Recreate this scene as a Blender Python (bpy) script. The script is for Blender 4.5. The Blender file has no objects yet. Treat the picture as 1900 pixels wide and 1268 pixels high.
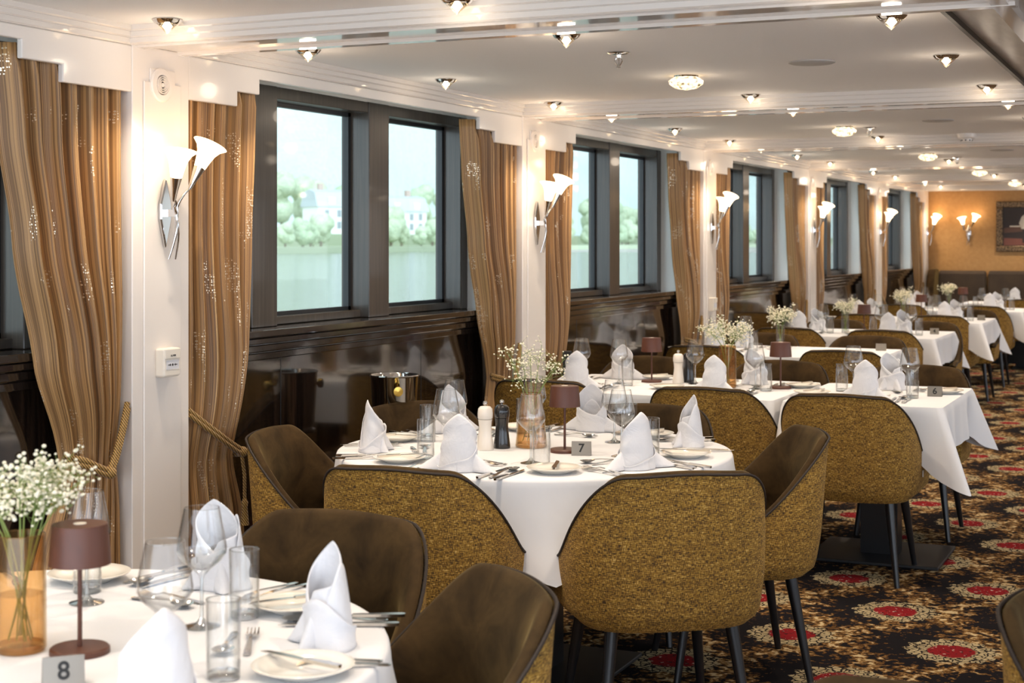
import bpy, bmesh, math, random
from mathutils import Vector, Matrix, noise
random.seed(7)
PI = math.pi
scene = bpy.context.scene
COL = scene.collection
ORD = ['first', 'second', 'third', 'fourth', 'fifth', 'sixth', 'seventh']

# ------------------------------------------------------------------ mesh builder
class MB:
    def __init__(self):
        self.v = []; self.f = []; self.uv = {}
    def add(self, verts, faces, uvs=None):
        o = len(self.v)
        self.v += [tuple(p) for p in verts]
        for k, f in enumerate(faces):
            self.f.append(tuple(i + o for i in f))
            if uvs is not None:
                self.uv[len(self.f) - 1] = [uvs[i] for i in f]
        return self
    def box(self, x0, x1, y0, y1, z0, z1):
        v = [(x, y, z) for z in (z0, z1) for y in (y0, y1) for x in (x0, x1)]
        return self.add(v, [(0, 2, 3, 1), (4, 5, 7, 6), (0, 1, 5, 4), (2, 6, 7, 3), (0, 4, 6, 2), (1, 3, 7, 5)])
    def grid(self, fn, nu, nv, closed_u=False, uvfn=None, flip=False):
        vs = []; uvs = []
        for j in range(nv + 1):
            for i in range(nu + 1):
                u, w = i / nu, j / nv
                vs.append(fn(u, w)); uvs.append(uvfn(u, w) if uvfn else (u, w))
        fs = []
        for j in range(nv):
            for i in range(nu):
                a = j * (nu + 1) + i
                q = (a, a + 1, a + nu + 2, a + nu + 1)
                fs.append(q[::-1] if flip else q)
        return self.add(vs, fs, uvs)
    def lathe(self, prof, n=24, c=(0, 0, 0), axis=None, cap0=False, cap1=False):
        vs = []; fs = []
        M = Matrix.Identity(3)
        if axis is not None:
            M = Vector((0, 0, 1)).rotation_difference(Vector(axis).normalized()).to_matrix()
        for r, z in prof:
            for i in range(n):
                a = 2 * PI * i / n
                p = M @ Vector((r * math.cos(a), r * math.sin(a), z))
                vs.append((c[0] + p.x, c[1] + p.y, c[2] + p.z))
        for j in range(len(prof) - 1):
            for i in range(n):
                k = (i + 1) % n
                fs.append((j * n + i, j * n + k, (j + 1) * n + k, (j + 1) * n + i))
        if cap0: fs.append(tuple(range(n - 1, -1, -1)))
        if cap1: fs.append(tuple((len(prof) - 1) * n + i for i in range(n)))
        return self.add(vs, fs)
    def tube(self, pts, rad, n=8, caps=True):
        pts = [Vector(p) for p in pts]; m = len(pts)
        rs = rad if isinstance(rad, (list, tuple)) else [rad] * m
        up = Vector((0.3, 0.2, 1)).normalized(); vs = []; fs = []
        t0 = (pts[1] - pts[0]).normalized()
        nrm = t0.cross(up)
        if nrm.length < 1e-4: nrm = t0.cross(Vector((1, 0, 0)))
        nrm.normalize()
        for k in range(m):
            t = (pts[min(k + 1, m - 1)] - pts[max(k - 1, 0)]).normalized()
            nrm = (nrm - t * nrm.dot(t)).normalized(); b = t.cross(nrm)
            for i in range(n):
                a = 2 * PI * i / n
                vs.append(tuple(pts[k] + (nrm * math.cos(a) + b * math.sin(a)) * rs[k]))
        for k in range(m - 1):
            for i in range(n):
                j = (i + 1) % n
                fs.append((k * n + i, k * n + j, (k + 1) * n + j, (k + 1) * n + i))
        if caps:
            fs.append(tuple(range(n - 1, -1, -1))); fs.append(tuple((m - 1) * n + i for i in range(n)))
        return self.add(vs, fs)
    def prism(self, poly, a, b, fn):
        """poly 2-D outline (counter-clockwise), extruded between a and b; fn(p, q, t) -> xyz"""
        n = len(poly)
        vs = [fn(p, q, a) for p, q in poly] + [fn(p, q, b) for p, q in poly]
        fs = [tuple(range(n - 1, -1, -1)), tuple(range(n, 2 * n))]
        fs += [(i, (i + 1) % n, n + (i + 1) % n, n + i) for i in range(n)]
        return self.add(vs, fs)
    def sphere(self, c, r, nu=10, nv=6, sc=(1, 1, 1)):
        pr = [(max(1e-5, math.sin(PI * j / nv)), -math.cos(PI * j / nv)) for j in range(nv + 1)]
        o = len(self.v)
        self.lathe(pr, nu)
        for i in range(o, len(self.v)):
            x, y, z = self.v[i]
            self.v[i] = (c[0] + x * r * sc[0], c[1] + y * r * sc[1], c[2] + z * r * sc[2])
        return self
    def build(self, name, mat, parent=None, smooth=True, angle=35, merge=False, fix=True):
        me = bpy.data.meshes.new(name)
        me.from_pydata(self.v, [], self.f)
        if self.uv:
            l = me.uv_layers.new(name='UVMap')
            for p in me.polygons:
                u = self.uv.get(p.index)
                if u:
                    for k, li in enumerate(p.loop_indices): l.data[li].uv = u[k]
        if fix or merge:
            bm = bmesh.new(); bm.from_mesh(me)
            if merge: bmesh.ops.remove_doubles(bm, verts=bm.verts, dist=1e-5)
            if fix: bmesh.ops.recalc_face_normals(bm, faces=bm.faces)
            bm.to_mesh(me); bm.free()
        if smooth:
            for p in me.polygons: p.use_smooth = True
            me.set_sharp_from_angle(angle=math.radians(angle))
        me.materials.append(mat)
        o = bpy.data.objects.new(name, me); COL.objects.link(o)
        if parent is not None: o.parent = parent
        return o

def bevel(o, w, seg=2):
    m = o.modifiers.new('bevel', 'BEVEL'); m.width = w; m.segments = seg; m.limit_method = 'ANGLE'
    m.angle_limit = math.radians(40)
    return o
def subsurf(o, l=1):
    m = o.modifiers.new('sub', 'SUBSURF'); m.levels = l; m.render_levels = l
    return o
def solid(o, t, off=0):
    m = o.modifiers.new('solid', 'SOLIDIFY'); m.thickness = t; m.offset = off
    return o
def tag(o, label=None, cat=None, group=None, kind=None):
    if label: o['label'] = label
    if cat: o['category'] = cat
    if group: o['group'] = group
    if kind: o['kind'] = kind
    return o
def thing(name, label, cat, loc=(0, 0, 0), rz=0, group=None):
    o = bpy.data.objects.new(name, None); COL.objects.link(o)
    o.location = loc; o.rotation_euler = (0, 0, rz); o.empty_display_size = .05
    return tag(o, label, cat, group)
KIDS = {}
def copy_tree(o, parent=None):
    c = o.copy(); COL.objects.link(c)
    if parent is not None: c.parent = parent
    for ch in [k for k in PROTO_CHILDREN.get(o.name, [])]:
        copy_tree(ch, c)
    return c
PROTO_CHILDREN = {}
def register(o):
    """remember the children of a prototype so that copies are quick"""
    PROTO_CHILDREN[o.name] = list(o.children)
    for ch in o.children: register(ch)
    return o
USED = set()
def place(proto, label, loc, rz=0, group=None, cat=None, rx=0, ry=0):
    if proto.name not in USED:
        o = proto; USED.add(proto.name)
    else:
        o = copy_tree(proto)
    o.location = loc; o.rotation_euler = (rx, ry, rz)
    tag(o, label, cat, group)
    return o
def smooth(a, b, x):
    t = max(0., min(1., (x - a) / (b - a))); return t * t * (3 - 2 * t)
def lerp(a, b, t): return a + (b - a) * t
def interp(tab, x):
    if x <= tab[0][0]: return tab[0][1]
    for (a, p), (b, q) in zip(tab, tab[1:]):
        if x <= b:
            t = (x - a) / (b - a); t = t * t * (3 - 2 * t) * .6 + t * .4
            return p + (q - p) * t
    return tab[-1][1]

# ------------------------------------------------------------------ materials
class NT:
    def __init__(self, name):
        self.m = bpy.data.materials.new(name); self.m.use_nodes = True
        self.t = self.m.node_tree; self.t.nodes.clear()
        self.out = self.n('ShaderNodeOutputMaterial')
    def n(self, typ, **kw):
        nd = self.t.nodes.new(typ)
        for k, v in kw.items(): setattr(nd, k, v)
        return nd
    def link(self, a, b): self.t.links.new(a, b)
    def put(self, sock, val):
        if hasattr(val, 'is_output') or isinstance(val, bpy.types.NodeSocket): self.link(val, sock)
        else: sock.default_value = val
    def math(self, op, a, b=0.0, c=None, clamp=False):
        nd = self.n('ShaderNodeMath', operation=op); nd.use_clamp = clamp
        self.put(nd.inputs[0], a); self.put(nd.inputs[1], b)
        if c is not None: self.put(nd.inputs[2], c)
        return nd.outputs[0]
    def mix(self, f, a, b, blend='MIX'):
        nd = self.n('ShaderNodeMix', data_type='RGBA', blend_type=blend)
        self.put(nd.inputs[0], f); self.put(nd.inputs[6], rgba(a)); self.put(nd.inputs[7], rgba(b))
        return nd.outputs[2]
    def coord(self, kind='Object', scale=(1, 1, 1), loc=(0, 0, 0), rot=(0, 0, 0)):
        tc = self.n('ShaderNodeTexCoord'); mp = self.n('ShaderNodeMapping')
        mp.inputs['Scale'].default_value = scale; mp.inputs['Location'].default_value = loc; mp.inputs['Rotation'].default_value = rot
        self.link(tc.outputs[kind], mp.inputs['Vector'])
        return mp.outputs[0]
    def pos(self):
        return self.n('ShaderNodeNewGeometry').outputs['Position']
    def noise(self, vec, scale=5, detail=2, rough=.5, dist=0.0):
        nd = self.n('ShaderNodeTexNoise'); self.put(nd.inputs['Vector'], vec)
        nd.inputs['Scale'].default_value = scale; nd.inputs['Detail'].default_value = detail
        nd.inputs['Roughness'].default_value = rough; nd.inputs['Distortion'].default_value = dist
        return nd.outputs['Fac']
    def ramp(self, fac, stops, mode='LINEAR'):
        nd = self.n('ShaderNodeValToRGB'); cr = nd.color_ramp; cr.interpolation = mode
        while len(cr.elements) < len(stops): cr.elements.new(.5)
        for e, (p, c) in zip(cr.elements, stops): e.position = p; e.color = rgba(c)
        self.put(nd.inputs[0], fac)
        return nd.outputs[0]
    def step(self, x, edge, w=.02):
        nd = self.n('ShaderNodeMapRange', interpolation_type='SMOOTHSTEP')
        self.put(nd.inputs[0], x); nd.inputs[1].default_value = edge - w; nd.inputs[2].default_value = edge + w
        return nd.outputs[0]
    def bump(self, h, strength=.3, dist=.002):
        nd = self.n('ShaderNodeBump'); nd.inputs['Strength'].default_value = strength
        nd.inputs['Distance'].default_value = dist; self.put(nd.inputs['Height'], h)
        return nd.outputs[0]
    def pbr(self, color, rough=.5, metal=0., bump=None, coat=0., sheen=0., sheen_tint=None, spec=.5, emit=None, estr=0., coat_r=.05, sheen_r=.4):
        b = self.n('ShaderNodeBsdfPrincipled')
        self.put(b.inputs['Base Color'], rgba(color)); self.put(b.inputs['Roughness'], rough)
        self.put(b.inputs['Metallic'], metal)
        b.inputs['Specular IOR Level'].default_value = spec
        b.inputs['Coat Weight'].default_value = coat; b.inputs['Coat Roughness'].default_value = coat_r
        b.inputs['Sheen Weight'].default_value = sheen; b.inputs['Sheen Roughness'].default_value = sheen_r
        if sheen_tint: b.inputs['Sheen Tint'].default_value = rgba(sheen_tint)
        if emit: b.inputs['Emission Color'].default_value = rgba(emit); b.inputs['Emission Strength'].default_value = estr
        if bump is not None: self.link(bump, b.inputs['Normal'])
        self.link(b.outputs[0], self.out.inputs[0])
        return self.m
def rgba(c):
    if isinstance(c, (tuple, list)) and len(c) == 3: return (c[0], c[1], c[2], 1.0)
    return c
def plain(name, color, rough=.5, **kw): return NT(name).pbr(color, rough, **kw)
def glassy(name, tint=(1, 1, 1), ior=1.45, gloss=(1, 1, 1), body=0., bodycol=(1, 1, 1), boost=1.0, rimdark=0.):
    """thin blown glass: clear transmission with a Fresnel reflection"""
    n = NT(name)
    tr = n.n('ShaderNodeBsdfTransparent'); tr.inputs[0].default_value = rgba(tint)
    edge = n.n('ShaderNodeLayerWeight'); edge.inputs[0].default_value = .5
    tc_ = n.mix(n.math('MULTIPLY', n.math('POWER', edge.outputs['Facing'], 2.6), rimdark), tint, tuple(c * .35 for c in tint))
    n.link(tc_, tr.inputs[0])
    gl = n.n('ShaderNodeBsdfGlossy'); gl.inputs['Roughness'].default_value = .03; gl.inputs[0].default_value = rgba(gloss)
    lw = n.n('ShaderNodeLayerWeight'); lw.inputs[0].default_value = .5          # 'Facing' at .5 is 1 - cos, the same from both sides
    f0 = ((ior - 1) / (ior + 1)) ** 2
    f = n.math('MULTIPLY_ADD', n.math('POWER', lw.outputs['Facing'], 5), (1 - f0) * boost, f0 * boost, clamp=True)
    mx = n.n('ShaderNodeMixShader'); n.link(f, mx.inputs[0]); n.link(tr.outputs[0], mx.inputs[1]); n.link(gl.outputs[0], mx.inputs[2])
    last = mx
    if body > 0:
        df = n.n('ShaderNodeBsdfDiffuse'); df.inputs[0].default_value = rgba(bodycol)
        m2 = n.n('ShaderNodeMixShader'); m2.inputs[0].default_value = body
        n.link(mx.outputs[0], m2.inputs[1]); n.link(df.outputs[0], m2.inputs[2]); last = m2
    n.link(last.outputs[0], n.out.inputs[0])
    return n.m

M = {}
def mats():
    M['lacquer'] = plain('white_lacquer', (.80, .745, .69), .28, coat=.3)
    M['beam'] = plain('gloss_lacquer', (.76, .705, .645), .07, coat=.5)
    n = NT('ceiling_plaster'); p = n.pos()
    M['ceiling'] = n.pbr((.88, .86, .84), .75, bump=n.bump(n.noise(p, 260, 3, .6), .5, .003))
    M['silver'] = NT('brushed_silver'); n = M['silver']
    M['silver'] = n.pbr(n.ramp(n.noise(n.coord('Object', (8, 1.2, 1)), 6, 4), [(.3, (.42, .41, .40)), (.7, (.54, .53, .51))]), .3, metal=.25)
    n = NT('jamb_white'); M['jamb'] = n.pbr((.86, .87, .84), .5)
    # dark veneer: vertical streaks
    def wood(name, cols, rough, coat, sy=38, sz=1.2):
        n = NT(name); p = n.n('ShaderNodeMapping'); n.link(n.pos(), p.inputs['Vector']); p.inputs['Scale'].default_value = (sy, sy, sz)
        a = n.noise(p.outputs[0], 1, 4, .6, .4); b = n.noise(p.outputs[0], 3.1, 2, .5)
        return n.pbr(n.ramp(n.math('ADD', n.math('MULTIPLY', a, .7), n.math('MULTIPLY', b, .3)), cols), rough, coat=coat)
    M['wainscot'] = wood('dark_gloss_veneer', [(.32, (.003, .002, .002)), (.5, (.011, .007, .005)), (.68, (.036, .02, .012))], .1, .9)
    M['sill'] = wood('dark_gloss_sill', [(.3, (.006, .004, .003)), (.7, (.03, .02, .015))], .1, .8)
    M['frame'] = wood('window_walnut', [(.3, (.030, .024, .018)), (.55, (.060, .046, .034)), (.75, (.10, .078, .058))], .3, .2, 60, 1.5)
    M['bead'] = plain('glazing_bead', (.012, .014, .016), .4)
    M['pane'] = glassy('window_glass', (.93, .985, .97), 1.45)
    # curtain
    n = NT('striped_curtain'); tc = n.n('ShaderNodeTexCoord'); sp = n.n('ShaderNodeSeparateXYZ'); n.link(tc.outputs['UV'], sp.inputs[0])
    u, v = sp.outputs[0], sp.outputs[1]
    def n1(s, off, vs=.12):
        cb = n.n('ShaderNodeCombineXYZ'); n.put(cb.inputs[0], n.math('MULTIPLY', u, s)); n.put(cb.inputs[1], n.math('MULTIPLY', v, vs)); cb.inputs[2].default_value = off
        return n.noise(cb.outputs[0], 1, 1.5, .6)
    st = n.math('ADD', n.math('MULTIPLY', n1(150, 1.3), .45), n.math('ADD', n.math('MULTIPLY', n1(32, 7.7), .35), n.math('MULTIPLY', n1(10, 3.1), .2)))  # broadest noise also paints fold shade into the stripe colour
    col = n.ramp(st, [(.36, (.09, .046, .02)), (.45, (.27, .142, .052)), (.5, (.52, .295, .11)), (.55, (.18, .092, .036)), (.62, (.68, .435, .18))])
    vo = n.n('ShaderNodeTexVoronoi', feature='F1'); cb = n.n('ShaderNodeCombineXYZ')
    n.put(cb.inputs[0], n.math('MULTIPLY', u, 110)); n.put(cb.inputs[1], n.math('MULTIPLY', v, 110)); n.link(cb.outputs[0], vo.inputs['Vector']); vo.inputs['Scale'].default_value = 1; vo.inputs['Randomness'].default_value = .45
    cb2 = n.n('ShaderNodeCombineXYZ'); n.put(cb2.inputs[0], n.math('MULTIPLY', u, 9)); n.put(cb2.inputs[1], n.math('MULTIPLY', v, 4.2))
    cl = n.step(n.noise(cb2.outputs[0], 1, 2, .5), .61, .012)
    dot = n.math('MULTIPLY', n.math('SUBTRACT', 1, n.step(vo.outputs['Distance'], .3, .06)), cl)
    M['curtain'] = n.pbr(n.mix(dot, col, (.95, .82, .6)), n.math('SUBTRACT', .5, n.math('MULTIPLY', dot, .25)), metal=n.math('MULTIPLY', dot, .5), sheen=.25, sheen_tint=(.9, .7, .45), bump=n.bump(st, .15, .002))
    n = NT('gold_cord'); w = n.n('ShaderNodeTexWave'); tc = n.n('ShaderNodeTexCoord'); n.link(tc.outputs['Object'], w.inputs['Vector']); w.inputs['Scale'].default_value = 55; w.inputs['Distortion'].default_value = .5
    w.bands_direction = 'DIAGONAL'
    M['cord'] = n.pbr(n.ramp(w.outputs['Fac'], [(.2, (.13, .065, .012)), (.7, (.46, .27, .07))]), .5, sheen=.3, bump=n.bump(w.outputs['Fac'], .6, .003))
    # chair fabrics (UV in metres)
    n = NT('mustard_tweed'); tc = n.n('ShaderNodeTexCoord')
    def nn(sx, sy, dt=2):
        mp = n.n('ShaderNodeMapping'); n.link(tc.outputs['UV'], mp.inputs['Vector']); mp.inputs['Scale'].default_value = (sx, sy, 1)
        return n.noise(mp.outputs[0], 1, dt, .6)
    a = nn(70, 420, 1); b = nn(380, 95, 1); big = nn(16, 60, 2)
    ck = n.math('ADD', n.math('MULTIPLY', a, .55), n.math('MULTIPLY', b, .45))
    wv = n.math('ADD', ck, n.math('MULTIPLY', n.math('SUBTRACT', big, .5), .22))
    col = n.ramp(wv, [(.33, (.022, .011, .003)), (.43, (.12, .060, .011)), (.51, (.275, .140, .015)), (.59, (.44, .25, .038)), (.69, (.74, .50, .17))])
    M['tweed'] = n.pbr(col, .85, sheen=.12, sheen_tint=(.8, .55, .2), bump=n.bump(ck, .9, .004))
    n = NT('brown_velvet'); q = n.coord('Object', (1, 1, 1)); z = n.noise(q, 9, 4, .65, .5)
    M['velvet'] = n.pbr(n.ramp(z, [(.3, (.020, .011, .004)), (.7, (.075, .043, .015))]), .85, sheen=.22, sheen_tint=(.80, .60, .24), spec=.15, sheen_r=.3, bump=n.bump(n.noise(q, 30, 3), .12, .004))
    M['piping'] = plain('dark_piping', (.020, .011, .006), .7)
    M['black'] = plain('black_lacquer', (.008, .008, .009), .3)
    M['black_matte'] = plain('black_steel', (.012, .012, .013), .5)
    # linen
    def linen(name, c, sc, st):
        n = NT(name); q = n.coord('Object'); h = n.noise(q, sc, 3, .55, .6); f = n.noise(q, 900, 1)
        return n.pbr(c, .82, sheen=.15, spec=.25, bump=n.bump(n.math('ADD', h, n.math('MULTIPLY', f, .03)), st, .02))
    M['cloth'] = linen('white_tablecloth', (.77, .77, .785), 5, .22)
    M['napkin'] = linen('white_napkin', (.71, .71, .735), 16, .35)
    M['china'] = plain('cream_china', (.82, .78, .70), .12, coat=.4)
    M['steel'] = plain('polished_steel', (.62, .60, .57), .16, metal=1.)
    M['chrome'] = plain('chrome', (.72, .71, .70), .08, metal=1.)
    M['gold'] = plain('brass_knob', (.62, .40, .09), .22, metal=1.)
    M['glass'] = glassy('clear_glass', (.98, .985, .985), 1.55, boost=1.6, rimdark=.95)
    M['glass_base'] = glassy('thick_glass', (.88, .90, .90), 2.0, boost=1.3, rimdark=.8)
    M['amber'] = glassy('amber_glass', (.965, .845, .67), 1.5, gloss=(1, .92, .8), body=.03, bodycol=(.8, .55, .3), rimdark=.7)
    M['water_vase'] = glassy('amber_water', (.975, .93, .85), 1.33, body=.07, bodycol=(.88, .70, .48))
    M['clear_water'] = glassy('vase_water', (.92, .95, .9), 1.33)
    n = NT('rust_metal'); M['lamp'] = n.pbr((.092, .028, .013), .42, bump=n.bump(n.noise(n.coord('Object'), 900, 1), .1, .0005))
    M['mill_white'] = plain('white_painted_wood', (.82, .76, .68), .25, coat=.3)
    M['mill_black'] = plain('black_painted_wood', (.012, .012, .013), .22, coat=.4)
    M['flower'] = plain('cream_blossom', (.86, .80, .62), .8, sheen=.2)
    M['stem'] = plain('green_stem', (.20, .27, .07), .6)
    n = NT('card_steel'); M['card'] = n.pbr((.30, .275, .24), .35, metal=.6)
    M['ink'] = plain('black_numeral', (.01, .01, .01), .5)
    M['plastic'] = plain('ivory_plastic', (.80, .74, .64), .35)
    M['grey_disc'] = plain('speaker_cover', (.46, .44, .42), .6)
    M['vent_dark'] = plain('vent_shadow_gap', (.05, .04, .035), .7)
    n = NT('frosted_shade'); b = n.n('ShaderNodeEmission'); b.inputs[0].default_value = (1, .72, .42, 1); b.inputs[1].default_value = 3.4
    n.link(b.outputs[0], n.out.inputs[0]); M['shade'] = n.m
    n = NT('lamp_crystal'); b = n.n('ShaderNodeEmission'); b.inputs[0].default_value = (1, .76, .46, 1); b.inputs[1].default_value = 9.
    gl = n.n('ShaderNodeBsdfGlossy'); gl.inputs['Roughness'].default_value = .05; lw = n.n('ShaderNodeLayerWeight'); lw.inputs[0].default_value = .35
    mx = n.n('ShaderNodeMixShader'); n.link(lw.outputs['Facing'], mx.inputs[0]); n.link(b.outputs[0], mx.inputs[1]); n.link(gl.outputs[0], mx.inputs[2]); n.link(mx.outputs[0], n.out.inputs[0])
    M['crystal'] = n.m
    n = NT('lit_cut_glass'); b = n.n('ShaderNodeEmission'); b.inputs[0].default_value = (1, .74, .44, 1); b.inputs[1].default_value = 2.2
    gl = n.n('ShaderNodeBsdfGlossy'); gl.inputs['Roughness'].default_value = .08; vo = n.n('ShaderNodeTexVoronoi'); n.link(n.coord('Object'), vo.inputs['Vector']); vo.inputs['Scale'].default_value = 75
    mx = n.n('ShaderNodeMixShader'); n.link(n.math('MULTIPLY', vo.outputs['Distance'], 1.1, clamp=True), mx.inputs[0]); n.link(b.outputs[0], mx.inputs[1]); n.link(gl.outputs[0], mx.inputs[2]); n.link(mx.outputs[0], n.out.inputs[0])
    M['bowl'] = n.m
    M['crystal_clear'] = glassy('crystal_facets', (.96, .9, .8), 1.6, boost=1.6)
    n = NT('gold_wallpaper'); q = n.pos(); z = n.noise(q, 22, 4, .6)
    M['wallpaper'] = n.pbr(n.ramp(z, [(.3, (.42, .225, .075)), (.7, (.50, .285, .105))]), .55)
    n = NT('banquette_velvet'); z = n.noise(n.coord('Object'), 6, 3)
    M['banquette'] = n.pbr(n.ramp(z, [(.3, (.028, .016, .008)), (.7, (.05, .03, .014))]), .75, sheen=.3, sheen_tint=(.7, .5, .3))
    # carpet
    n = NT('medallion_carpet'); sp = n.n('ShaderNodeSeparateXYZ'); n.link(n.pos(), sp.inputs[0])
    X, Y = sp.outputs[0], sp.outputs[1]
    def lat(ox, oy):
        fx = n.math('SUBTRACT', n.math('FRACT', n.math('ADD', n.math('DIVIDE', n.math('ADD', X, ox), .58), .5)), .5)
        fy = n.math('SUBTRACT', n.math('FRACT', n.math('ADD', n.math('DIVIDE', n.math('ADD', Y, oy), 1.04), .5)), .5)
        return n.math('MULTIPLY', fx, .58), n.math('MULTIPLY', fy, 1.04)
    ax, ay = lat(1.1 + 5.8, -6.18 + 10.4); bx, by = lat(1.39 + 5.8, -5.66 + 10.4)
    da = n.math('SQRT', n.math('ADD', n.math('MULTIPLY', ax, ax), n.math('MULTIPLY', ay, ay)))
    db = n.math('SQRT', n.math('ADD', n.math('MULTIPLY', bx, bx), n.math('MULTIPLY', by, by)))
    isa = n.math('LESS_THAN', da, db)
    def sel(p, q): return n.math('ADD', n.math('MULTIPLY', isa, p), n.math('MULTIPLY', n.math('SUBTRACT', 1, isa), q))
    cx, cy = sel(ax, bx), sel(ay, by)
    d = n.math('MINIMUM', da, db); th = n.math('ARCTAN2', cy, cx)
    vec = n.n('ShaderNodeCombineXYZ'); n.put(vec.inputs[0], X); n.put(vec.inputs[1], Y)
    vv = vec.outputs[0]
    fine = n.noise(vv, 55, 2, .6); mid = n.noise(vv, 26, 2, .55, .8); grain = n.noise(vv, 700, 1)
    edge = n.math('ADD', .158, n.math('ADD', n.math('MULTIPLY', n.math('SINE', n.math('MULTIPLY', th, 14)), .010), n.math('MULTIPLY', n.math('SUBTRACT', fine, .5), .03)))
    inmed = n.math('SUBTRACT', 1, n.step(n.math('SUBTRACT', d, edge), 0, .003))
    vo = n.n('ShaderNodeTexVoronoi', feature='DISTANCE_TO_EDGE'); n.link(vv, vo.inputs['Vector']); vo.inputs['Scale'].default_value = 42
    lace = n.step(n.math('ADD', vo.outputs['Distance'], n.math('MULTIPLY', n.math('SUBTRACT', fine, .5), .30)), .085, .025)
    ringcol = n.mix(lace, (.02, .016, .014), n.mix(fine, (.36, .25, .10), (.66, .56, .36)))
    rd = n.math('ADD', d, n.math('MULTIPLY', n.math('SUBTRACT', mid, .5), .035))
    redz = n.math('SUBTRACT', 1, n.step(rd, .084, .004))
    redc = n.mix(n.step(fine, .60, .02), (.25, .012, .016), n.mix(n.step(mid, .56, .02), (.03, .012, .012), (.66, .56, .46)))
    # leafy scrolls along diagonals between medallions
    dg1 = n.math('ADD', n.math('DIVIDE', X, .58), n.math('DIVIDE', Y, 1.04)); dg2 = n.math('SUBTRACT', n.math('DIVIDE', X, .58), n.math('DIVIDE', Y, 1.04))
    def band(g, off):
        w = n.math('ADD', g, n.math('MULTIPLY', n.math('SINE', n.math('MULTIPLY', Y, 24)), .05))
        f = n.math('ABSOLUTE', n.math('SUBTRACT', n.math('FRACT', n.math('ADD', w, off)), .5))
        return f
    sw = n.math('MINIMUM', band(dg1, 6.15), band(dg2, 20.1))
    lf = n.n('ShaderNodeTexVoronoi', feature='F1'); n.link(vv, lf.inputs['Vector']); lf.inputs['Scale'].default_value = 23
    leafm = n.math('ADD', n.math('MULTIPLY', sw, -1.25), n.math('ADD', n.math('MULTIPLY', n.math('SUBTRACT', mid, .5), 1.5), n.math('MULTIPLY', n.math('SUBTRACT', fine, .5), .7)))
    leaf = n.step(leafm, -.16, .015)
    leaf2 = n.step(leafm, -.01, .02); leaf3 = n.step(leafm, .11, .02)
    base = n.mix(leaf, (.010, .009, .011), n.mix(leaf2, (.13, .062, .018), n.mix(leaf3, (.34, .20, .075), (.62, .48, .27))))
    c = n.mix(inmed, base, n.mix(redz, ringcol, redc))
    c = n.mix(n.math('MULTIPLY', grain, .35), c, (.02, .016, .014))
    M['carpet'] = n.pbr(c, 1.0, spec=.04, bump=n.bump(grain, .3, .002))
    # outdoors
    n = NT('river_water'); q = n.n('ShaderNodeMapping'); n.link(n.pos(), q.inputs['Vector']); q.inputs['Scale'].default_value = (.35, .9, 1)
    h = n.noise(q.outputs[0], 2.2, 4, .6)
    M['water'] = n.pbr((.17, .20, .165), .12, bump=n.bump(h, .5, .25))
    def leafm_(name, a, b):
        n = NT(name); z = n.noise(n.coord('Object'), .9, 4, .7)
        return n.pbr(n.ramp(z, [(.35, a), (.65, b)]), .9, bump=n.bump(n.noise(n.coord('Object'), 2.5, 3), .8, .6))
    M['hazed_leaf_a'] = leafm_('hazed_bank_leaves', (.36, .46, .30), (.54, .63, .42)); M['hazed_leaf_b'] = leafm_('hazed_pale_leaves', (.46, .55, .38), (.64, .71, .50))  # distance haze is mixed into these pale leaf and hill colours
    M['hill'] = leafm_('hazed_wooded_hill', (.50, .60, .57), (.66, .74, .70))
    M['trunk'] = plain('bark', (.22, .18, .13), .9)
    M['house'] = plain('white_render', (.85, .85, .83), .8); M['slate'] = plain('slate_roof', (.50, .54, .58), .7)
    M['house_glass'] = plain('house_window', (.3, .33, .35), .3); M['brick'] = plain('brick_chimney', (.5, .38, .32), .8)
    M['grass'] = plain('bank_grass', (.40, .45, .31), .9)
    M['canvas_dark'] = plain('picture_dark', (.022, .014, .014), .5); M['canvas_red'] = plain('picture_red', (.16, .055, .04), .5)
    M['canvas_white'] = plain('picture_white', (.62, .58, .5), .6); M['canvas_skin'] = plain('picture_brown', (.10, .05, .035), .6)
    n = NT('picture_frame_gilt'); z = n.noise(n.coord('Object'), 60, 3)
    M['gilt'] = n.pbr(n.ramp(z, [(.4, (.03, .02, .012)), (.62, (.30, .2, .11))]), .4, metal=.5, bump=n.bump(z, .6, .004))
mats()
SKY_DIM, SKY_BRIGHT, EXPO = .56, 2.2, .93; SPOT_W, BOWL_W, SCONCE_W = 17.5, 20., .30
# ------------------------------------------------------------------ room shell
PITCH, Y0 = 3.09, 4.12
NB = 6                                  # columns 0..5
def YC(n): return Y0 + PITCH * n
XW = -3.10; ZC = 2.15; ZB = 2.093; YEND = 19.78; XR = 4.2; YBACK = -0.6

def struct(o, **k): return tag(o, kind='structure', **k)
struct(MB().box(-3.5, XR + .3, YBACK, YEND + .2, -.1, 0).build('floor', M['carpet'], smooth=False))
struct(MB().box(-3.5, XR + .3, YBACK, YEND + .2, ZC, ZC + .12).build('ceiling', M['ceiling'], smooth=False))

# far wall with gold paper
struct(MB().box(-3.5, XR + .3, YEND, YEND + .15, 0, ZC).build('wall_far', M['wallpaper'], smooth=False))
# right-hand side of the ship: posts, wainscot and header round open window bays
w = MB()
w.box(XR, XR + .2, YBACK, YEND, 0, .95)
w.box(XR, XR + .2, YBACK, YEND, 2.02, ZC)
for n in range(-1, NB):
    w.box(XR - .1, XR + .2, YC(n) - .15, YC(n) + .15, .95, 2.02)
struct(w.build('wall_right', M['lacquer'], smooth=False))

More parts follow.
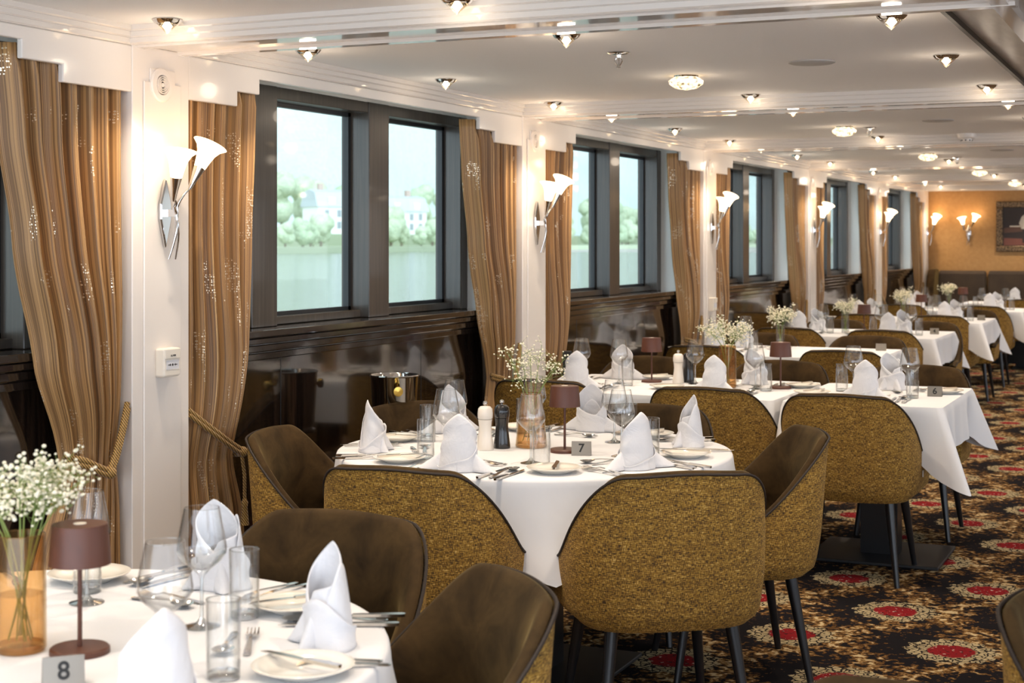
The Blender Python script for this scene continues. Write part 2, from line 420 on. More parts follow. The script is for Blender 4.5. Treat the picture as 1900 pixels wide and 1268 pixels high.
def fascia(steps, z0, z1):
    """stepped profile: list of (offset, z) from the bottom up"""
    h = (z1 - z0) / steps; out = []
    for k in range(steps):
        out += [(.004 + .012 * k, z0 + h * k), (.012 + .012 * k, z0 + h * k + h * .2), (.012 + .012 * k, z0 + h * (k + 1))]
    return out

trim_i = [0]
def trim(mb, mat, angle=30, smooth=False):
    trim_i[0] += 1
    return struct(mb.build('trim_%d' % trim_i[0], mat, smooth=smooth, angle=angle))

# transverse beams with stepped sides and a grooved gloss soffit
for n in range(-1, NB):
    yc = YC(n)
    side = fascia(3, ZB, ZC)
    prof = []
    half = .165
    soff = [(-half, ZB), (-half + .03, ZB), (-half + .034, ZB - .006), (-half + .075, ZB - .006), (-half + .08, ZB + .004),
            (half - .08, ZB + .004), (half - .075, ZB - .006), (half - .034, ZB - .006), (half - .03, ZB), (half, ZB)]
    left = [(-half - o, z) for o, z in side]; right = [(half + o, z) for o, z in side]
    poly = left[::-1] + soff + right
    if n < NB - 1 or True:
        m = MB().prism(poly, XW - .02, -.44, lambda p, q, t: (t, yc + p, q))
        trim(m, M['beam'])
# longitudinal ceiling strip beside the aisle
m = MB(); m.box(-.50, -.455, YBACK, YEND, ZB - .004, ZC)
trim(m, M['beam'])
m = MB(); m.box(-.66, -.50, YBACK, YEND, ZC - .012, ZC)
trim(m, M['silver'])
m = MB(); m.box(-.672, -.658, YBACK, YEND, ZC - .03, ZC)
trim(m, M['bead'])
m = MB()
for k in range(-1, 24): m.box(-.455, .75, YBACK + .05 + .85 * (k + 1) - .4, YBACK + .05 + .85 * (k + 1) + .43, ZC - .035, ZC)
trim(m, M['silver'])

# columns with raised stepped panel
for n in range(0, NB):
    yc = YC(n)
    m = MB().box(-3.42, XW, yc - .15, yc + .15, 0, ZB + .0045)
    pp = [(-.098, .12), (.098, .12), (.098, 1.985), (.066, 1.985), (.066, 2.03), (-.066, 2.03), (-.066, 1.985), (-.098, 1.985)]
    m.prism(pp, XW, XW + .007, lambda p, q, t: (t, yc + p, q))
    o = trim(m, M['lacquer']); bevel(o, .004, 2)

# side wall, bay by bay
SHIFT = {-1: .05, 0: 0., 1: -.10, 2: -.17, 3: -.26, 4: -.29}
for n in range(-1, NB - 1):
    ya, yb = YC(n) + .15, YC(n + 1) - .15
    if n == -1: ya = YBACK
    # wainscot with stepped moulding and sill
    m = MB().box(-3.42, -3.24, ya, yb, 0, 1.02)
    m.box(-3.24, -3.2385, ya, yb, .0, .08)
    o = struct(m.build('wall_left', M['wainscot'], smooth=False))
    seam = MB()
    L = yb - ya
    for q in (.28, .70):
        seam.box(-3.2402, -3.2392, ya + L * q, ya + L * q + .004, .08, 1.02)
    trim(seam, M['bead'])
    m = MB()
    m.box(-3.42, -3.226, ya, yb, 1.02, 1.047); m.box(-3.42, -3.212, ya, yb, 1.052, 1.078); m.box(-3.42, -3.198, ya, yb, 1.083, 1.105)
    m.box(-3.43, -3.186, ya, yb, 1.109, 1.135); m.box(-3.42, -3.235, ya, yb, 1.04, 1.11)
    o = trim(m, M['sill']); bevel(o, .003, 2)
    # walls left and right of the window and above it
    s = YC(n) + SHIFT[n]
    w0, w1 = s + .02, s + 2.72
    if n == -1: w0 = s - 1.0
    m = MB()
    if w0 > ya: m.box(-3.46, -3.188, ya - .02, w0, 1.135, ZC)
    m.box(-3.46, -3.188, w1, yb + .02, 1.135, ZC)
    m.box(-3.46, -3.305, w0, w1, 2.075, ZC)
    struct(m.build('wall_left', M['jamb'], smooth=False))
    # window
    win = thing('window_%d' % (n + 2), None, None, (0, 0, 0)); win['kind'] = 'structure'
    fr = MB()
    posts = [(s + .828, s + 1.004), (s + 1.733, s + 1.914), (s + 2.643, s + 2.72), (w0, w0 + .085)]
    if n == -1: posts = [(s - .08, s + .10), (s + .828, s + 1.004), (s + 1.733, s + 1.914), (s + 2.62, s + 2.72), (w0, w0 + .085)]
    for a, b in posts: fr.box(-3.44, -3.30, a, b, 1.135, 2.075)
    fr.box(-3.44, -3.305, w0, w1, 2.028, 2.074)
    fr.box(-3.44, -3.345, w0, w1, 1.136, 1.168)
    bevel(fr.build('window_frame', M['frame'], win, smooth=False), .003, 1)
    ps = sorted(posts)
    bd = MB(); 
    for (a0, a1), (b0, b1) in zip(ps, ps[1:]):
        y0, y1 = a1, b0
        for (p, q, r, t) in ((y0, y0 + .022, 1.168, 2.028), (y1 - .022, y1, 1.168, 2.028), (y0, y1, 1.168, 1.184), (y0, y1, 2.012, 2.028)):
            bd.box(-3.418, -3.392, p, q, r, t)
    bd.build('glazing_bead', M['bead'], win, smooth=False)
    for (a0, a1), (b0, b1) in zip(ps, ps[1:]):
        MB().box(-3.409, -3.405, a1 - .002, b0 + .002, 1.166, 2.03).build('pane', M['pane'], win, smooth=False)
    # stepped pelmet board and cornice above
    d = [(ya, ZB), (ya, 1.945), (ya + .29, 1.945), (ya + .29, 1.998), (ya + .43, 1.998), (ya + .43, 2.053),
         (yb - .50, 2.053), (yb - .50, 1.998), (yb - .325, 1.998), (yb - .325, 1.945), (yb, 1.945), (yb, ZB)]
    if n == -1: d = [(ya, ZB), (ya, 2.053)] + d[6:]
    m = MB().prism(d, XW - .022, XW - .002, lambda p, q, t: (t, p, q))
    o = trim(m, M['lacquer']); bevel(o, .004, 2)
    prof = [(-.02, ZB - .001)] + [(o_, z) for o_, z in fascia(3, ZB, ZC)] + [(-.02, ZC)]
    m = MB().prism(prof, ya - .02, yb + .02, lambda p, q, t: (XW + p, t, q))
    trim(m, M['beam'])

# ------------------------------------------------------------------ curtains
def curtain(n, s):
    """s=-1: hangs on the near side of column n, s=+1 on its far side"""
    yc = YC(n); ye = yc + s * .165
    rnd = random.Random(n * 10 + s)
    if s < 0: tab = [(0, .40), (.45, .36), (.80, .235), (1.1, .35), (1.47, .435), (1.8, .50), (2.05, .53)]
    else: tab = [(0, .42), (.45, .38), (.72, .33), (1.1, .40), (1.47, .43), (1.8, .45), (2.05, .46)]
    tie = .80 if s < 0 else .70
    nf = 7 if s < 0 else 6
    ph = [rnd.uniform(-.7, .7) for _ in range(40)]
    def fn(u, v):
        z = .015 + v * 2.03
        wd = interp(tab, z)
        off = (.0) * (1 - abs(2 * v - 1))
        k = abs(z - tie)
        amp = .034 * (.45 + .55 * min(1, k / .5))
        a = 2 * PI * nf * (u + .03 * math.sin(5 * u + ph[0]))
        fold = math.sin(a + ph[int(u * nf) % 40] * .35) + (.28) * math.sin(2.6 * a + ph[1] + z * .7)
        y = ye + s * (off + wd * (u + .012 * math.cos(a)))
        belly = .035 * math.exp(-((z - tie - .28) / .33) ** 2) * math.sin(PI * u)
        x = -3.150 + amp * fold * .9 + belly - .015 * math.exp(-(k / .12) ** 2)
        x += .012 * math.sin(3.1 * z + ph[3]) * math.sin(PI * u)
        return (min(x, XW - .028 + .06 * smooth(2.0, 1.85, z)), y, z)
    t = thing('curtain', 'striped gold curtain tied back on the %s side of the %s white column' % ('near' if s < 0 else 'far', ORD[n] if n else 'nearest'), 'curtain', (0, 0, 0), group='striped curtains along the windows')
    res = (90, 44) if n < 3 else (56, 26)
    m = MB().grid(fn, res[0], res[1], uvfn=lambda u, v: (u * 1.35 + n * .37 + s * .1, v * 2.03))
    o = m.build('curtain_cloth', M['curtain'], t, angle=180, fix=False); solid(o, .004)
    # corded tie-back slung from the column edge round the gathered cloth
    hook = (XW - .03, ye - s * .0, tie + .20)
    wd = interp(tab, tie)
    pts = []
    for k in range(21):
        q = k / 20
        if s < 0:      # rises from the gather both ways, steeper to the column
            y = ye + s * (-.005 + (wd + .005) * q)
            z = tie - .045 + (.20 * ((.45 - q) / .45) ** 1.3 if q < .45 else .06 * ((q - .45) / .55) ** 1.2)
            x = XW - .012 + .014 * math.sin(PI * q) - .05 * smooth(.85, 1, q)
        else:
            y = ye + s * (-.005 + (wd + .01) * q)
            z = tie + .20 * (1 - q) ** 1.25 + .02 * q
            x = XW - .012 + .016 * math.sin(PI * q) - .06 * smooth(.9, 1, q)
        pts.append((x, y, z))
    m = MB().tube(pts, .0095, 8)
    m.tube([(p[0] + .004, p[1], p[2] - .017) for p in pts], .0085, 8)
    kp = pts[9] if s < 0 else pts[18]
    m.sphere((kp[0] + .008, kp[1], kp[2] - .008), .019, 10, 6)
    m.build('tieback', M['cord'], t, angle=60)
    if s > 0:
        m = MB().tube([kp, (kp[0] + .012, kp[1] + .004, kp[2] - .09), (kp[0] + .01, kp[1] + .008, kp[2] - .17)], .007, 6)
        m.lathe([(.004, 0), (.013, -.02), (.010, -.035), (.016, -.10)], 10, (kp[0] + .01, kp[1] + .008, kp[2] - .17))
        m.build('tassel', M['cord'], t, angle=60)
for n in range(NB):
    curtain(n, -1)
    if n < NB - 1: curtain(n, 1)

# ------------------------------------------------------------------ column fittings
def vent_proto():
    t = thing('air_vent', None, 'air vent')
    m = MB().lathe([(.0, 0), (.056, 0), (.056, .004), (.052, .008), (.034, .009), (.031, .004), (.0, .004)], 36, axis=(1, 0, 0))
    m.build('vent_rim', M['lacquer'], t)
    m = MB().lathe([(.0001, .0045), (.031, .0045)], 28, axis=(1, 0, 0)); m.build('vent_core', M['vent_dark'], t)
    m = MB()
    for r in (.027, .0205, .014): m.lathe([(r - .0022, .005), (r - .001, .0105), (r + .0016, .0105), (r + .0024, .005)], 28, axis=(1, 0, 0))
    m.lathe([(.0001, .011), (.007, .009), (.008, .005)], 16, axis=(1, 0, 0))
    m.box(.006, .0085, -.031, .031, -.0015, .0015)
    m.build('vent_ring', M['lacquer'], t)
    return register(t)
vp = vent_proto()
for n in range(5):
    place(vp, 'round white ventilation grille above the lamps on the %s column' % (ORD[n] if n else 'nearest'), (XW + .007, YC(n) - .012, 1.978), group='round column vents')

def sconce_proto(name):
    """local frame: +x away from the wall, +y along it, origin at the centre of the back plate"""
    t = thing(name, None, 'wall lamp')
    d = [(-.001, -.115), (.028, -.02), (.028, .03), (.001, .115), (-.028, .03), (-.028, -.02)]
    o = MB().prism([(q, z) for q, z in d], 0, .014, lambda p, q, k: (k, p, q)).build('back_plate', M['chrome'], t, smooth=False); bevel(o, .004, 2)
    def arm(sy, top, lean):
        # stem rises from a crossing point on the plate and leans outwards
        base = Vector((.035, -.018 * sy, -.15)); mid = Vector((.05, .006 * sy, .02))
        tp = Vector((.075, .045 * sy, top)); dr = Vector((.25, .42 * sy * lean, 1)).normalized()
        pts = []
        for k in range(13):
            q = k / 12
            pts.append((1 - q) ** 2 * base + 2 * q * (1 - q) * (mid - (base + tp) * .12) * 1.3 + q * q * tp)
        pts = [base.lerp(mid, k / 6) + Vector((.012 * math.sin(PI * k / 6), 0, 0)) for k in range(6)] + [mid.lerp(tp, k / 6) + Vector((0, -.010 * sy * math.sin(PI * k / 6), 0)) for k in range(7)]
        m = MB().tube(pts, [.0035 + .0022 * math.sin(PI * k / 12) for k in range(13)], 8)
        m.build('stem', M['chrome'], t, angle=60)
        m = MB().lathe([(.0045, -.008), (.0075, .0), (.0115, .03), (.0185, .068), (.019, .072), (.016, .07)], 20, tuple(tp), tuple(dr))
        ch = m.build('cone_holder', M['steel'], t, angle=50)
        c = tp + dr * .066
        m = MB().lathe([(.017, 0), (.020, .012), (.0245, .035), (.031, .060), (.042, .080), (.056, .092), (.058, .0935), (.0545, .0915), (.040, .078), (.029, .058), (.022, .035), (.016, .006)], 28, tuple(c), tuple(dr))
        m.build('glass_shade', M['shade'], ch, angle=70)
        # bulb light just above the mouth of the shade
        L = bpy.data.lights.new('sconce_bulb', 'POINT'); L.energy = SCONCE_W; L.color = (1, .60, .29); L.shadow_soft_size = .03
        lo = bpy.data.objects.new('sconce_bulb', L); COL.objects.link(lo); lo.parent = t; lo.location = c + dr * .115
    arm(-1, .045, .35); arm(1, .085, 1.0)
    MB().box(.012, .052, -.008, .008, -.012, .012).build('bracket', M['chrome'], t, smooth=False)
    return register(t)
sp = sconce_proto('wall_sconce')
for n in range(NB):
    place(sp, 'twin chrome wall lamp with lit glass trumpets on the %s column' % (ORD[n] if n else 'nearest'), (XW + .007, YC(n) + .0, 1.56), group='twin wall lamps on the columns')
place(sp, 'twin chrome wall lamp with lit glass trumpets on the orange far wall', (-2.62, YEND, 1.56), rz=-PI / 2)

def call_point(n, word):
    t = thing('fire_call_point', None, 'alarm box')
    o = MB().box(0, .038, -.043, .043, -.047, .047).build('housing', M['plastic'], t, smooth=False); bevel(o, .007, 3)
    o = MB().box(.036, .041, -.041, .041, .012, .045).build('cover', M['plastic'], t, smooth=False); bevel(o, .003, 2)
    MB().box(.037, .0388, -.032, .034, -.022, .008).build('press_panel', M['napkin'], t, smooth=False)
    if word:
        m = MB(); c = .0393
        m.lathe([(.0001, 0), (.0042, 0)], 14, (c, 0, -.007), (1, 0, 0))
        for sgn in (-1, 1):
            m.add([(c, sgn * .024, -.0055), (c, sgn * .024, -.0085), (c, sgn * .014, -.0085), (c, sgn * .014, -.0055)], [(0, 1, 2, 3)])
            m.add([(c, sgn * .014, -.002), (c, sgn * .014, -.012), (c, sgn * .0075, -.007)], [(0, 1, 2)])
        m.build('arrow_symbol', M['ink'], t, smooth=False)
        text_part('ALARM', .0085, (.0415, 0, .023), t, (PI / 2, 0, PI / 2))
    return t
def text_part(s, size, loc, parent, rot, mat='ink', name='lettering', depth=.0002):
    cu = bpy.data.curves.new(name, 'FONT'); cu.body = s; cu.size = size; cu.align_x = 'CENTER'; cu.align_y = 'CENTER'; cu.extrude = depth; cu.offset = size * .022
    tmp = bpy.data.objects.new('tmp', cu); COL.objects.link(tmp)
    bpy.context.view_layer.update()
    me = bpy.data.meshes.new_from_object(tmp.evaluated_get(bpy.context.evaluated_depsgraph_get()))
    bpy.data.objects.remove(tmp)
    me.materials.clear(); me.materials.append(M[mat])
    o = bpy.data.objects.new(name, me); COL.objects.link(o); o.parent = parent; o.location = loc; o.rotation_euler = rot
    return o
o = call_point(0, True); tag(o, 'ivory fire alarm call point on the nearest white column'); o.location = (XW + .006, YC(0) + .0, 1.073)
o = call_point(2, False); tag(o, 'small ivory switch box low on the third white column'); o.location = (XW + .006, YC(2) - .02, 1.03)

# ------------------------------------------------------------------ ceiling fittings
def lamp_light(t, z, e, rad=.02, col=(1, .83, .65)):
    L = bpy.data.lights.new('ceiling_bulb', 'SPOT'); L.energy = e; L.color = col; L.shadow_soft_size = rad
    L.spot_size = math.radians(106); L.spot_blend = .85
    lo = bpy.data.objects.new('ceiling_bulb', L); COL.objects.link(lo); lo.parent = t; lo.location = (0, 0, z)
    # sideways sparkle that the cut crystal throws onto the ceiling
    L = bpy.data.lights.new('crystal_sparkle', 'POINT'); L.energy = e * .016; L.color = col; L.shadow_soft_size = .03
    lo = bpy.data.objects.new('crystal_sparkle', L); COL.objects.link(lo); lo.parent = t; lo.location = (0, 0, z - .045)
def spot_proto():
    t = thing('ceiling_spotlight', None, 'ceiling light')
    MB().lathe([(.0001, 0), (.046, 0), (.047, -.003), (.040, -.012), (.033, -.016), (.030, -.010), (.0001, -.010)], 24).build('chrome_rim', M['chrome'], t)
    m = MB().lathe([(.038, -.013), (.032, -.018), (.0001, -.046)], 8); m.build('crystal', M['crystal_clear'], t, smooth=False)
    m = MB().lathe([(.010, -.012), (.017, -.022), (.0001, -.040)], 8); m.build('bulb', M['crystal'], t, smooth=False)
    lamp_light(t, -.085, SPOT_W, .02)
    return register(t)
sp = spot_proto()
ROWS = [(-2.89, 'window-side'), (-1.90, 'middle'), (-.845, 'aisle-side')]
pos_word = {0: 'just beyond', 1: 'midway after', 2: 'just before'}
for n in range(-1, NB - 1):
    for x, row in ROWS:
        for k, dy in enumerate((.565, 1.66, 2.84)):
            if x == -1.90 and k == 1: continue
            y = YC(n) + dy
            if n == -1 and k == 0: continue
            if k == 2: where = 'just before the %s beam' % (ORD[n + 1] if n >= 0 else 'nearest')
            else: where = '%s the %s beam' % (pos_word[k], ORD[n] if n > 0 else 'nearest')
            if n == -1 and k == 1: where = 'short of the nearest beam, overhead'
            place(sp, 'small crystal spotlight in the %s row %s' % (row, where), (x, y, ZC), rz=n + k, group='crystal ceiling spotlights')
# unseen copies over the near end, added to brighten the nearest table
for i, (x, y) in enumerate(((-2.89, 1.6), (-1.90, 1.6), (-.845, 1.6), (-2.89, .78), (-1.90, .78), (-.845, .78))):
    place(sp, 'small crystal spotlight overhead at the near end of the room, out of view', (x, y, ZC), group='crystal spotlights at the near end')
# unseen copies of the spots, added over the right half to light the room
for n in range(-1, NB - 1):
    for k, dy in enumerate((.9, 2.4)):
        for x in (1.5, 3.0):
            place(sp, 'small crystal spotlight over the right half of the room, out of view', (x, YC(n) + dy, ZC), group='crystal spotlights right of the aisle')
def bowl_proto():
    t = thing('ceiling_bowl_light', None, 'ceiling light')
    MB().lathe([(.0001, 0), (.052, 0), (.05, -.006), (.0001, -.006)], 24).build('chrome_rim', M['chrome'], t)
    m = MB().lathe([(.050, -.006), (.074, -.022), (.072, -.034), (.045, -.052), (.0001, -.060)], 12); m.build('cut_glass_bowl', M['bowl'], t, smooth=False)
    m = MB().lathe([(.030, -.010), (.042, -.026), (.026, -.044), (.0001, -.050)], 12); m.build('bulb', M['crystal'], t, smooth=False)
    lamp_light(t, -.085, BOWL_W, .035)
    return register(t)
bp_ = bowl_proto()
for n in range(0, NB - 1):
    place(bp_, 'faceted glass bowl light glowing in the middle row beyond the %s beam' % (ORD[n] if n else 'nearest'), (-1.93, YC(n) + 1.95, ZC), group='glass bowl ceiling lights')
place(bp_, 'faceted glass bowl light overhead at the near end of the room, out of view', (-1.93, 2.98, ZC), group='glass bowl ceiling lights')  # unseen bowl lamp, added with the near spots for the nearest table
def sprinkler_proto():
    t = thing('sprinkler', None, 'sprinkler')
    MB().lathe([(.0001, 0), (.040, 0), (.041, -.003), (.030, -.008), (.012, -.010), (.011, -.02), (.0001, -.02)], 20).build('rose', M['chrome'], t)
    m = MB()
    for a in (0, PI): m.tube([(.008 * math.cos(a), .008 * math.sin(a), -.018), (.014 * math.cos(a), .014 * math.sin(a), -.032), (.004 * math.cos(a), .004 * math.sin(a), -.05)], .0028, 6)
    m.lathe([(.0001, -.05), (.007, -.05), (.008, -.056), (.0001, -.057)], 12); m.tube([(0, 0, -.018), (0, 0, -.05)], .003, 6)
    m.build('nozzle', M['steel'], t)
    return register(t)
sk = sprinkler_proto()
for n, dy in ((0, 1.09), (1, 2.05), (2, 2.6)):
    place(sk, 'chrome fire sprinkler hanging from the ceiling past the %s beam' % (ORD[n] if n else 'nearest'), (-1.91, YC(n) + dy - (.0 if n == 0 else .0) + (.0), ZC) if n == 0 else (-1.80, YC(n) + dy, ZC), group='ceiling sprinklers')
for n in range(0, 3):
    o = MB().lathe([(.0001, 0), (.088, 0), (.088, -.003), (.080, -.006), (.0001, -.006)], 32).build('ceiling_speaker', M['grey_disc'])
    o.location = (-1.345, YC(n) + 1.68, ZC); tag(o, 'flat grey round speaker cover in the ceiling past the %s beam' % (ORD[n] if n else 'nearest'), 'speaker', 'round ceiling speaker covers')
t = thing('smoke_detector', 'white domed smoke detector on the ceiling before the third beam', 'smoke detector', (-1.35, YC(1) + 2.98 - .1, ZC))
MB().lathe([(.0001, 0), (.062, 0), (.062, -.008), (.056, -.026), (.045, -.032), (.0001, -.032)], 28).build('base', M['lacquer'], t)
MB().lathe([(.036, -.031), (.034, -.046), (.028, -.052), (.0001, -.052)], 24).build('sensor_cap', M['lacquer'], t)
m = MB()
for k in range(8):
    a = k * PI / 4; m.box(.0335 * math.cos(a) - .004, .0335 * math.cos(a) + .004, .0335 * math.sin(a) - .004, .0335 * math.sin(a) + .004, -.046, -.038)
m.build('sensor_slot', M['vent_dark'], t, smooth=False)

# ------------------------------------------------------------------ far end: banquette and picture
def banquette(name, label, x0, x1, wing):
    t = thing(name, label, 'bench', (0, 0, 0), group='banquette along the far wall')
    yb, yf = YEND - .02, YEND - .62
    prof = [(yb, .30), (yb - .20, .30), (yb - .20, .46), (yb - .14, .80), (yb - .10, 1.06), (yb - .07, 1.10), (yb, 1.10)]
    o = MB().prism([(p, q) for p, q in prof], x0 + .01, x1 - .01, lambda p, q, k: (k, p, q)).build('backrest', M['banquette'], t, smooth=False); bevel(o, .025, 3)
    o = MB().box(x0 + .01, x1 - .01, yf, yb - .16, .30, .46).build('seat_cushion', M['banquette'], t, smooth=False); bevel(o, .03, 3)
    MB().box(x0 + .01, x1 - .01, yf + .06, yb, 0.001, .30).build('plinth', M['black_matte'], t, smooth=False)
    if wing:
        pr = [(yb, .05), (yf - .02, .05), (yf - .02, .62), (yf + .10, .80), (yf + .22, 1.05), (yf + .30, 1.12), (yb, 1.12)]
        o = MB().prism(pr, x0 - .09, x0 + .005, lambda p, q, k: (k, p, q)).build('wing', M['velvet'], t, smooth=False); bevel(o, .03, 3)
banquette('banquette', 'brown velvet banquette with side wing in the far left corner', -2.98, -2.39, True)
banquette('banquette', 'brown velvet banquette beneath the framed picture', -2.385, -.9, False)
t = thing('framed_picture', 'framed dark picture of a pianist in a white shirt on the far wall', 'picture', (-1.86, YEND, 1.645))
MB().box(-.36, .36, -.008, -.001, -.245, .245).build('canvas', M['canvas_dark'], t, smooth=False)
fr = MB()
for (a, b, c, d) in ((-.43, .43, .235, .31), (-.43, .43, -.31, -.235), (-.43, -.35, -.235, .235), (.35, .43, -.235, .235)): fr.box(a, b, -.035, -.001, c, d)
bevel(fr.build('picture_frame', M['gilt'], t, smooth=False), .012, 2)
def flat(name, mat, poly, d): return MB().prism(poly, -.009 - d, -.0085 - d, lambda p, q, k: (p, k, q)).build(name, M[mat], t, smooth=False)
flat('painted_piano', 'canvas_skin', [(-.34, -.02), (-.2, .0), (.1, .16), (.34, .22), (.34, .1), (.12, .05), (-.1, -.06), (-.34, -.08)], 0)
flat('painted_floor', 'canvas_red', [(-.34, -.23), (.34, -.23), (.34, -.12), (.1, -.16), (-.34, -.14)], .0)
flat('painted_keys', 'canvas_white', [(-.27, -.005), (-.12, -.005), (-.12, .01), (-.27, .01)], .001)
flat('painted_shirt', 'canvas_white', [(-.13, -.03), (.02, -.03), (.05, .06), (.03, .13), (-.02, .16), (-.08, .16), (-.13, .12), (-.16, .04)], .001)
flat('painted_trousers', 'canvas_dark', [(-.12, -.2), (.03, -.2), (.02, -.03), (-.12, -.03)], .001)
flat('painted_head', 'canvas_skin', [(-.075, .155), (-.03, .155), (-.02, .19), (-.05, .22), (-.08, .19)], .0015)
# ------------------------------------------------------------------ chairs
CH_H = .815
W2 = .298
def chair_proto():
    """origin on the floor under the seat, the sitter looks along +y"""
    t = thing('dining_chair', None, 'chair')
    # plan curve from the back centre to the front of one arm
    pts = []
    for k in range(33):
        a = (PI / 2) * k / 32
        e = 2 / 3.0
        pts.append((W2 * math.sin(a) ** e if a > 0 else 0, -.02 - .25 * (math.cos(a) ** e if a < PI / 2 - 1e-6 else 0)))
    for k in range(1, 9): pts.append((W2 - .006 * (k / 8) ** 2, -.02 + .275 * k / 8))
    L = [0]
    for (a, b), (c, d) in zip(pts, pts[1:]): L.append(L[-1] + math.hypot(c - a, d - b))
    TOT = L[-1]
    def plan(s):
        sg = 1 if s >= 0 else -1; d = abs(s) * TOT
        for k in range(len(L) - 1):
            if d <= L[k + 1] + 1e-9:
                q = (d - L[k]) / (L[k + 1] - L[k]); a, b = pts[k], pts[k + 1]
                tx, ty = b[0] - a[0], b[1] - a[1]; l = math.hypot(tx, ty)
                return sg * lerp(a[0], b[0], q), lerp(a[1], b[1], q), sg * ty / l, -tx / l
        return sg * pts[-1][0], pts[-1][1], sg, 0
    def top(s):
        s = abs(s)
        h = CH_H - .008 * smooth(0, .3, s)
        h -= (CH_H - .008 - .528) * smooth(.25, .73, s)
        h -= .025 * smooth(.85, 1.0, s)
        return h
    ZB0 = .352
    def shell(s, z, off):
        x, y, nx, ny = plan(s)
        back = 1 - smooth(.35, .9, abs(s))
        w = (z - ZB0) / (CH_H - ZB0)
        k = .955 + .045 * smooth(0, .35, w)
        r = .035 * (1 - smooth(0, .10, w)) ** 2
        x *= k * (1 - .035 * back * smooth(.45, 1, w)); y = y * k if y < 0 else y
        y -= (.004 + .036 * w ** 1.3) * back
        return (x + nx * (off - r), y + ny * (off - r), z)
    NS = 72
    def outer(u, v):
        s = 2 * u - 1; tp = top(s); return shell(s, lerp(ZB0, tp - .006, v), .0)
    def ouv(u, v):
        s = 2 * u - 1; return (s * TOT, lerp(ZB0, top(s), v))
    m = MB().grid(outer, NS, 16, uvfn=ouv)
    # tweed front faces of the arms and the rim of the base
    def front(sg):
        def fn(u, v):
            z = lerp(ZB0, top(sg) - .006, v)
            a = Vector(shell(sg, z, 0)); b = Vector(shell(sg, z, -.055))
            p = a.lerp(b, u); p.y += .012 * math.sin(PI * u); return tuple(p)
        return fn
    for sg in (-1, 1): m.grid(front(sg), 4, 8, uvfn=lambda u, v: (u * .06, v * .15))
    def rail(u, v):
        a = Vector(shell(-1, .37, -.03)); b = Vector(shell(1, .37, -.03)); p = a.lerp(b, u); p.y += .03 * math.sin(PI * u) ** .5 - .004; p.z = lerp(ZB0, .435, v); return tuple(p)
    m.grid(rail, 12, 3, uvfn=lambda u, v: (u * .5, v * .06))
    shell_o = m.build('shell', M['tweed'], t, angle=60)
    # underside
    m = MB(); ring = [shell(2 * k / 40 - 1, ZB0 + .002, 0) for k in range(41)]
    m.add(ring + [(0, .0, ZB0 + .002)], [(k, k + 1, 41) for k in range(40)] + [(40, 0, 41)])
    m.build('base_panel', M['black_matte'], t, smooth=False)
    # velvet inner shell: padded, rolls over the top edge
    def inner(u, v):
        s = 2 * u - 1; tp = top(s)
        if v < .14:
            q = v / .14; a = q * PI / 2
            return shell(s, tp - .004 + .012 * math.sin(a * 1.0) - .0 , -.006 - .022 * (1 - math.cos(a)))
        q = (v - .14) / .86
        zz = lerp(tp + .008, .43, q)
        th = -.028 - .030 * math.sin(PI * min(1, q * 1.35 + .0)) ** 1 - .012 * q
        return shell(s, zz, th)
    def iuv(u, v): return (u, v)
    m = MB().grid(inner, NS, 18, uvfn=iuv)
    m.build('inner_back', M['velvet'], t, angle=80)
    m = MB().tube([shell(2 * k / 80 - 1, top(2 * k / 80 - 1) - .002, .001) for k in range(81)], .0042, 6)
    m.build('piping', M['piping'], shell_o)
    # seat cushion
    def cush(u, v):
        a = 2 * PI * u; c, s_ = math.cos(a), math.sin(a)
        ex = .45
        px = math.copysign(abs(c) ** ex, c); py = math.copysign(abs(s_) ** ex, s_)
        pr = [(0.0001, .487), (.5, .486), (.85, .480), (.97, .466), (1, .447), (.985, .425)]
        f = v * 5; k = min(4, int(f)); r = lerp(pr[k][0], pr[k + 1][0], f - k); z = lerp(pr[k][1], pr[k + 1][1], f - k)
        return (.246 * r * px, .015 + .232 * r * py, z)
    m = MB().grid(cush, 48, 15); m.build('seat_cushion', M['velvet'], t, merge=True, angle=60)
    for sx in (-1, 1):
        for sy in (-1, 1):
            a = Vector((.18 * sx, .01 + .165 * sy, .362)); b = Vector((.225 * sx, .01 + .225 * sy, .0))
            MB().tube([a, a.lerp(b, .5), b], [.021, .016, .0115], 12).build('leg', M['black'], t, angle=50)
    m = MB().box(-.0005, .003, -.008, .008, -.014, .014); o = m.build('fabric_tag', M['mill_white'], shell_o, smooth=False)
    p = shell(.66, .46, .002); o.location = p; o.rotation_euler = (0, 0, 0)
    return register(t)
cp = chair_proto()
def chair(bx, by, face, label, group='tweed dining chairs'):
    """bx, by: top of the back; face: heading in degrees the sitter looks along"""
    a = math.radians(face); d = (math.cos(a), math.sin(a))
    place(cp, label, (bx + d[0] * .305, by + d[1] * .305, 0), a - PI / 2, group)
T8 = (-1.915, 2.112); T7 = (-2.095, 4.87)
chair(-2.12, 3.88, 93, 'tweed-backed chair at the front left of the middle round table')
chair(-1.31, 4.14, 126, 'tweed-backed chair at the front right of the middle round table')
chair(-1.20, 5.29, 208, 'chair showing its velvet inside on the aisle side of the middle round table')
chair(-2.965, 4.50, 12, 'tweed-backed chair between the tied curtain and the middle round table')
chair(-2.92, 5.52, 328, 'brown velvet chair in front of the ice bucket, facing the camera')
chair(-1.99, 5.83, 272, 'velvet-lined chair at the far side of the middle round table')
chair(-1.872, 3.228, 268, 'velvet-lined chair facing the camera across the nearest round table')
chair(-1.182, 2.733, 224, 'velvet chair cut by the bottom edge, right of the nearest round table')
chair(-.285, 3.06, -20, 'chair with brown velvet back cut off by the right picture edge')
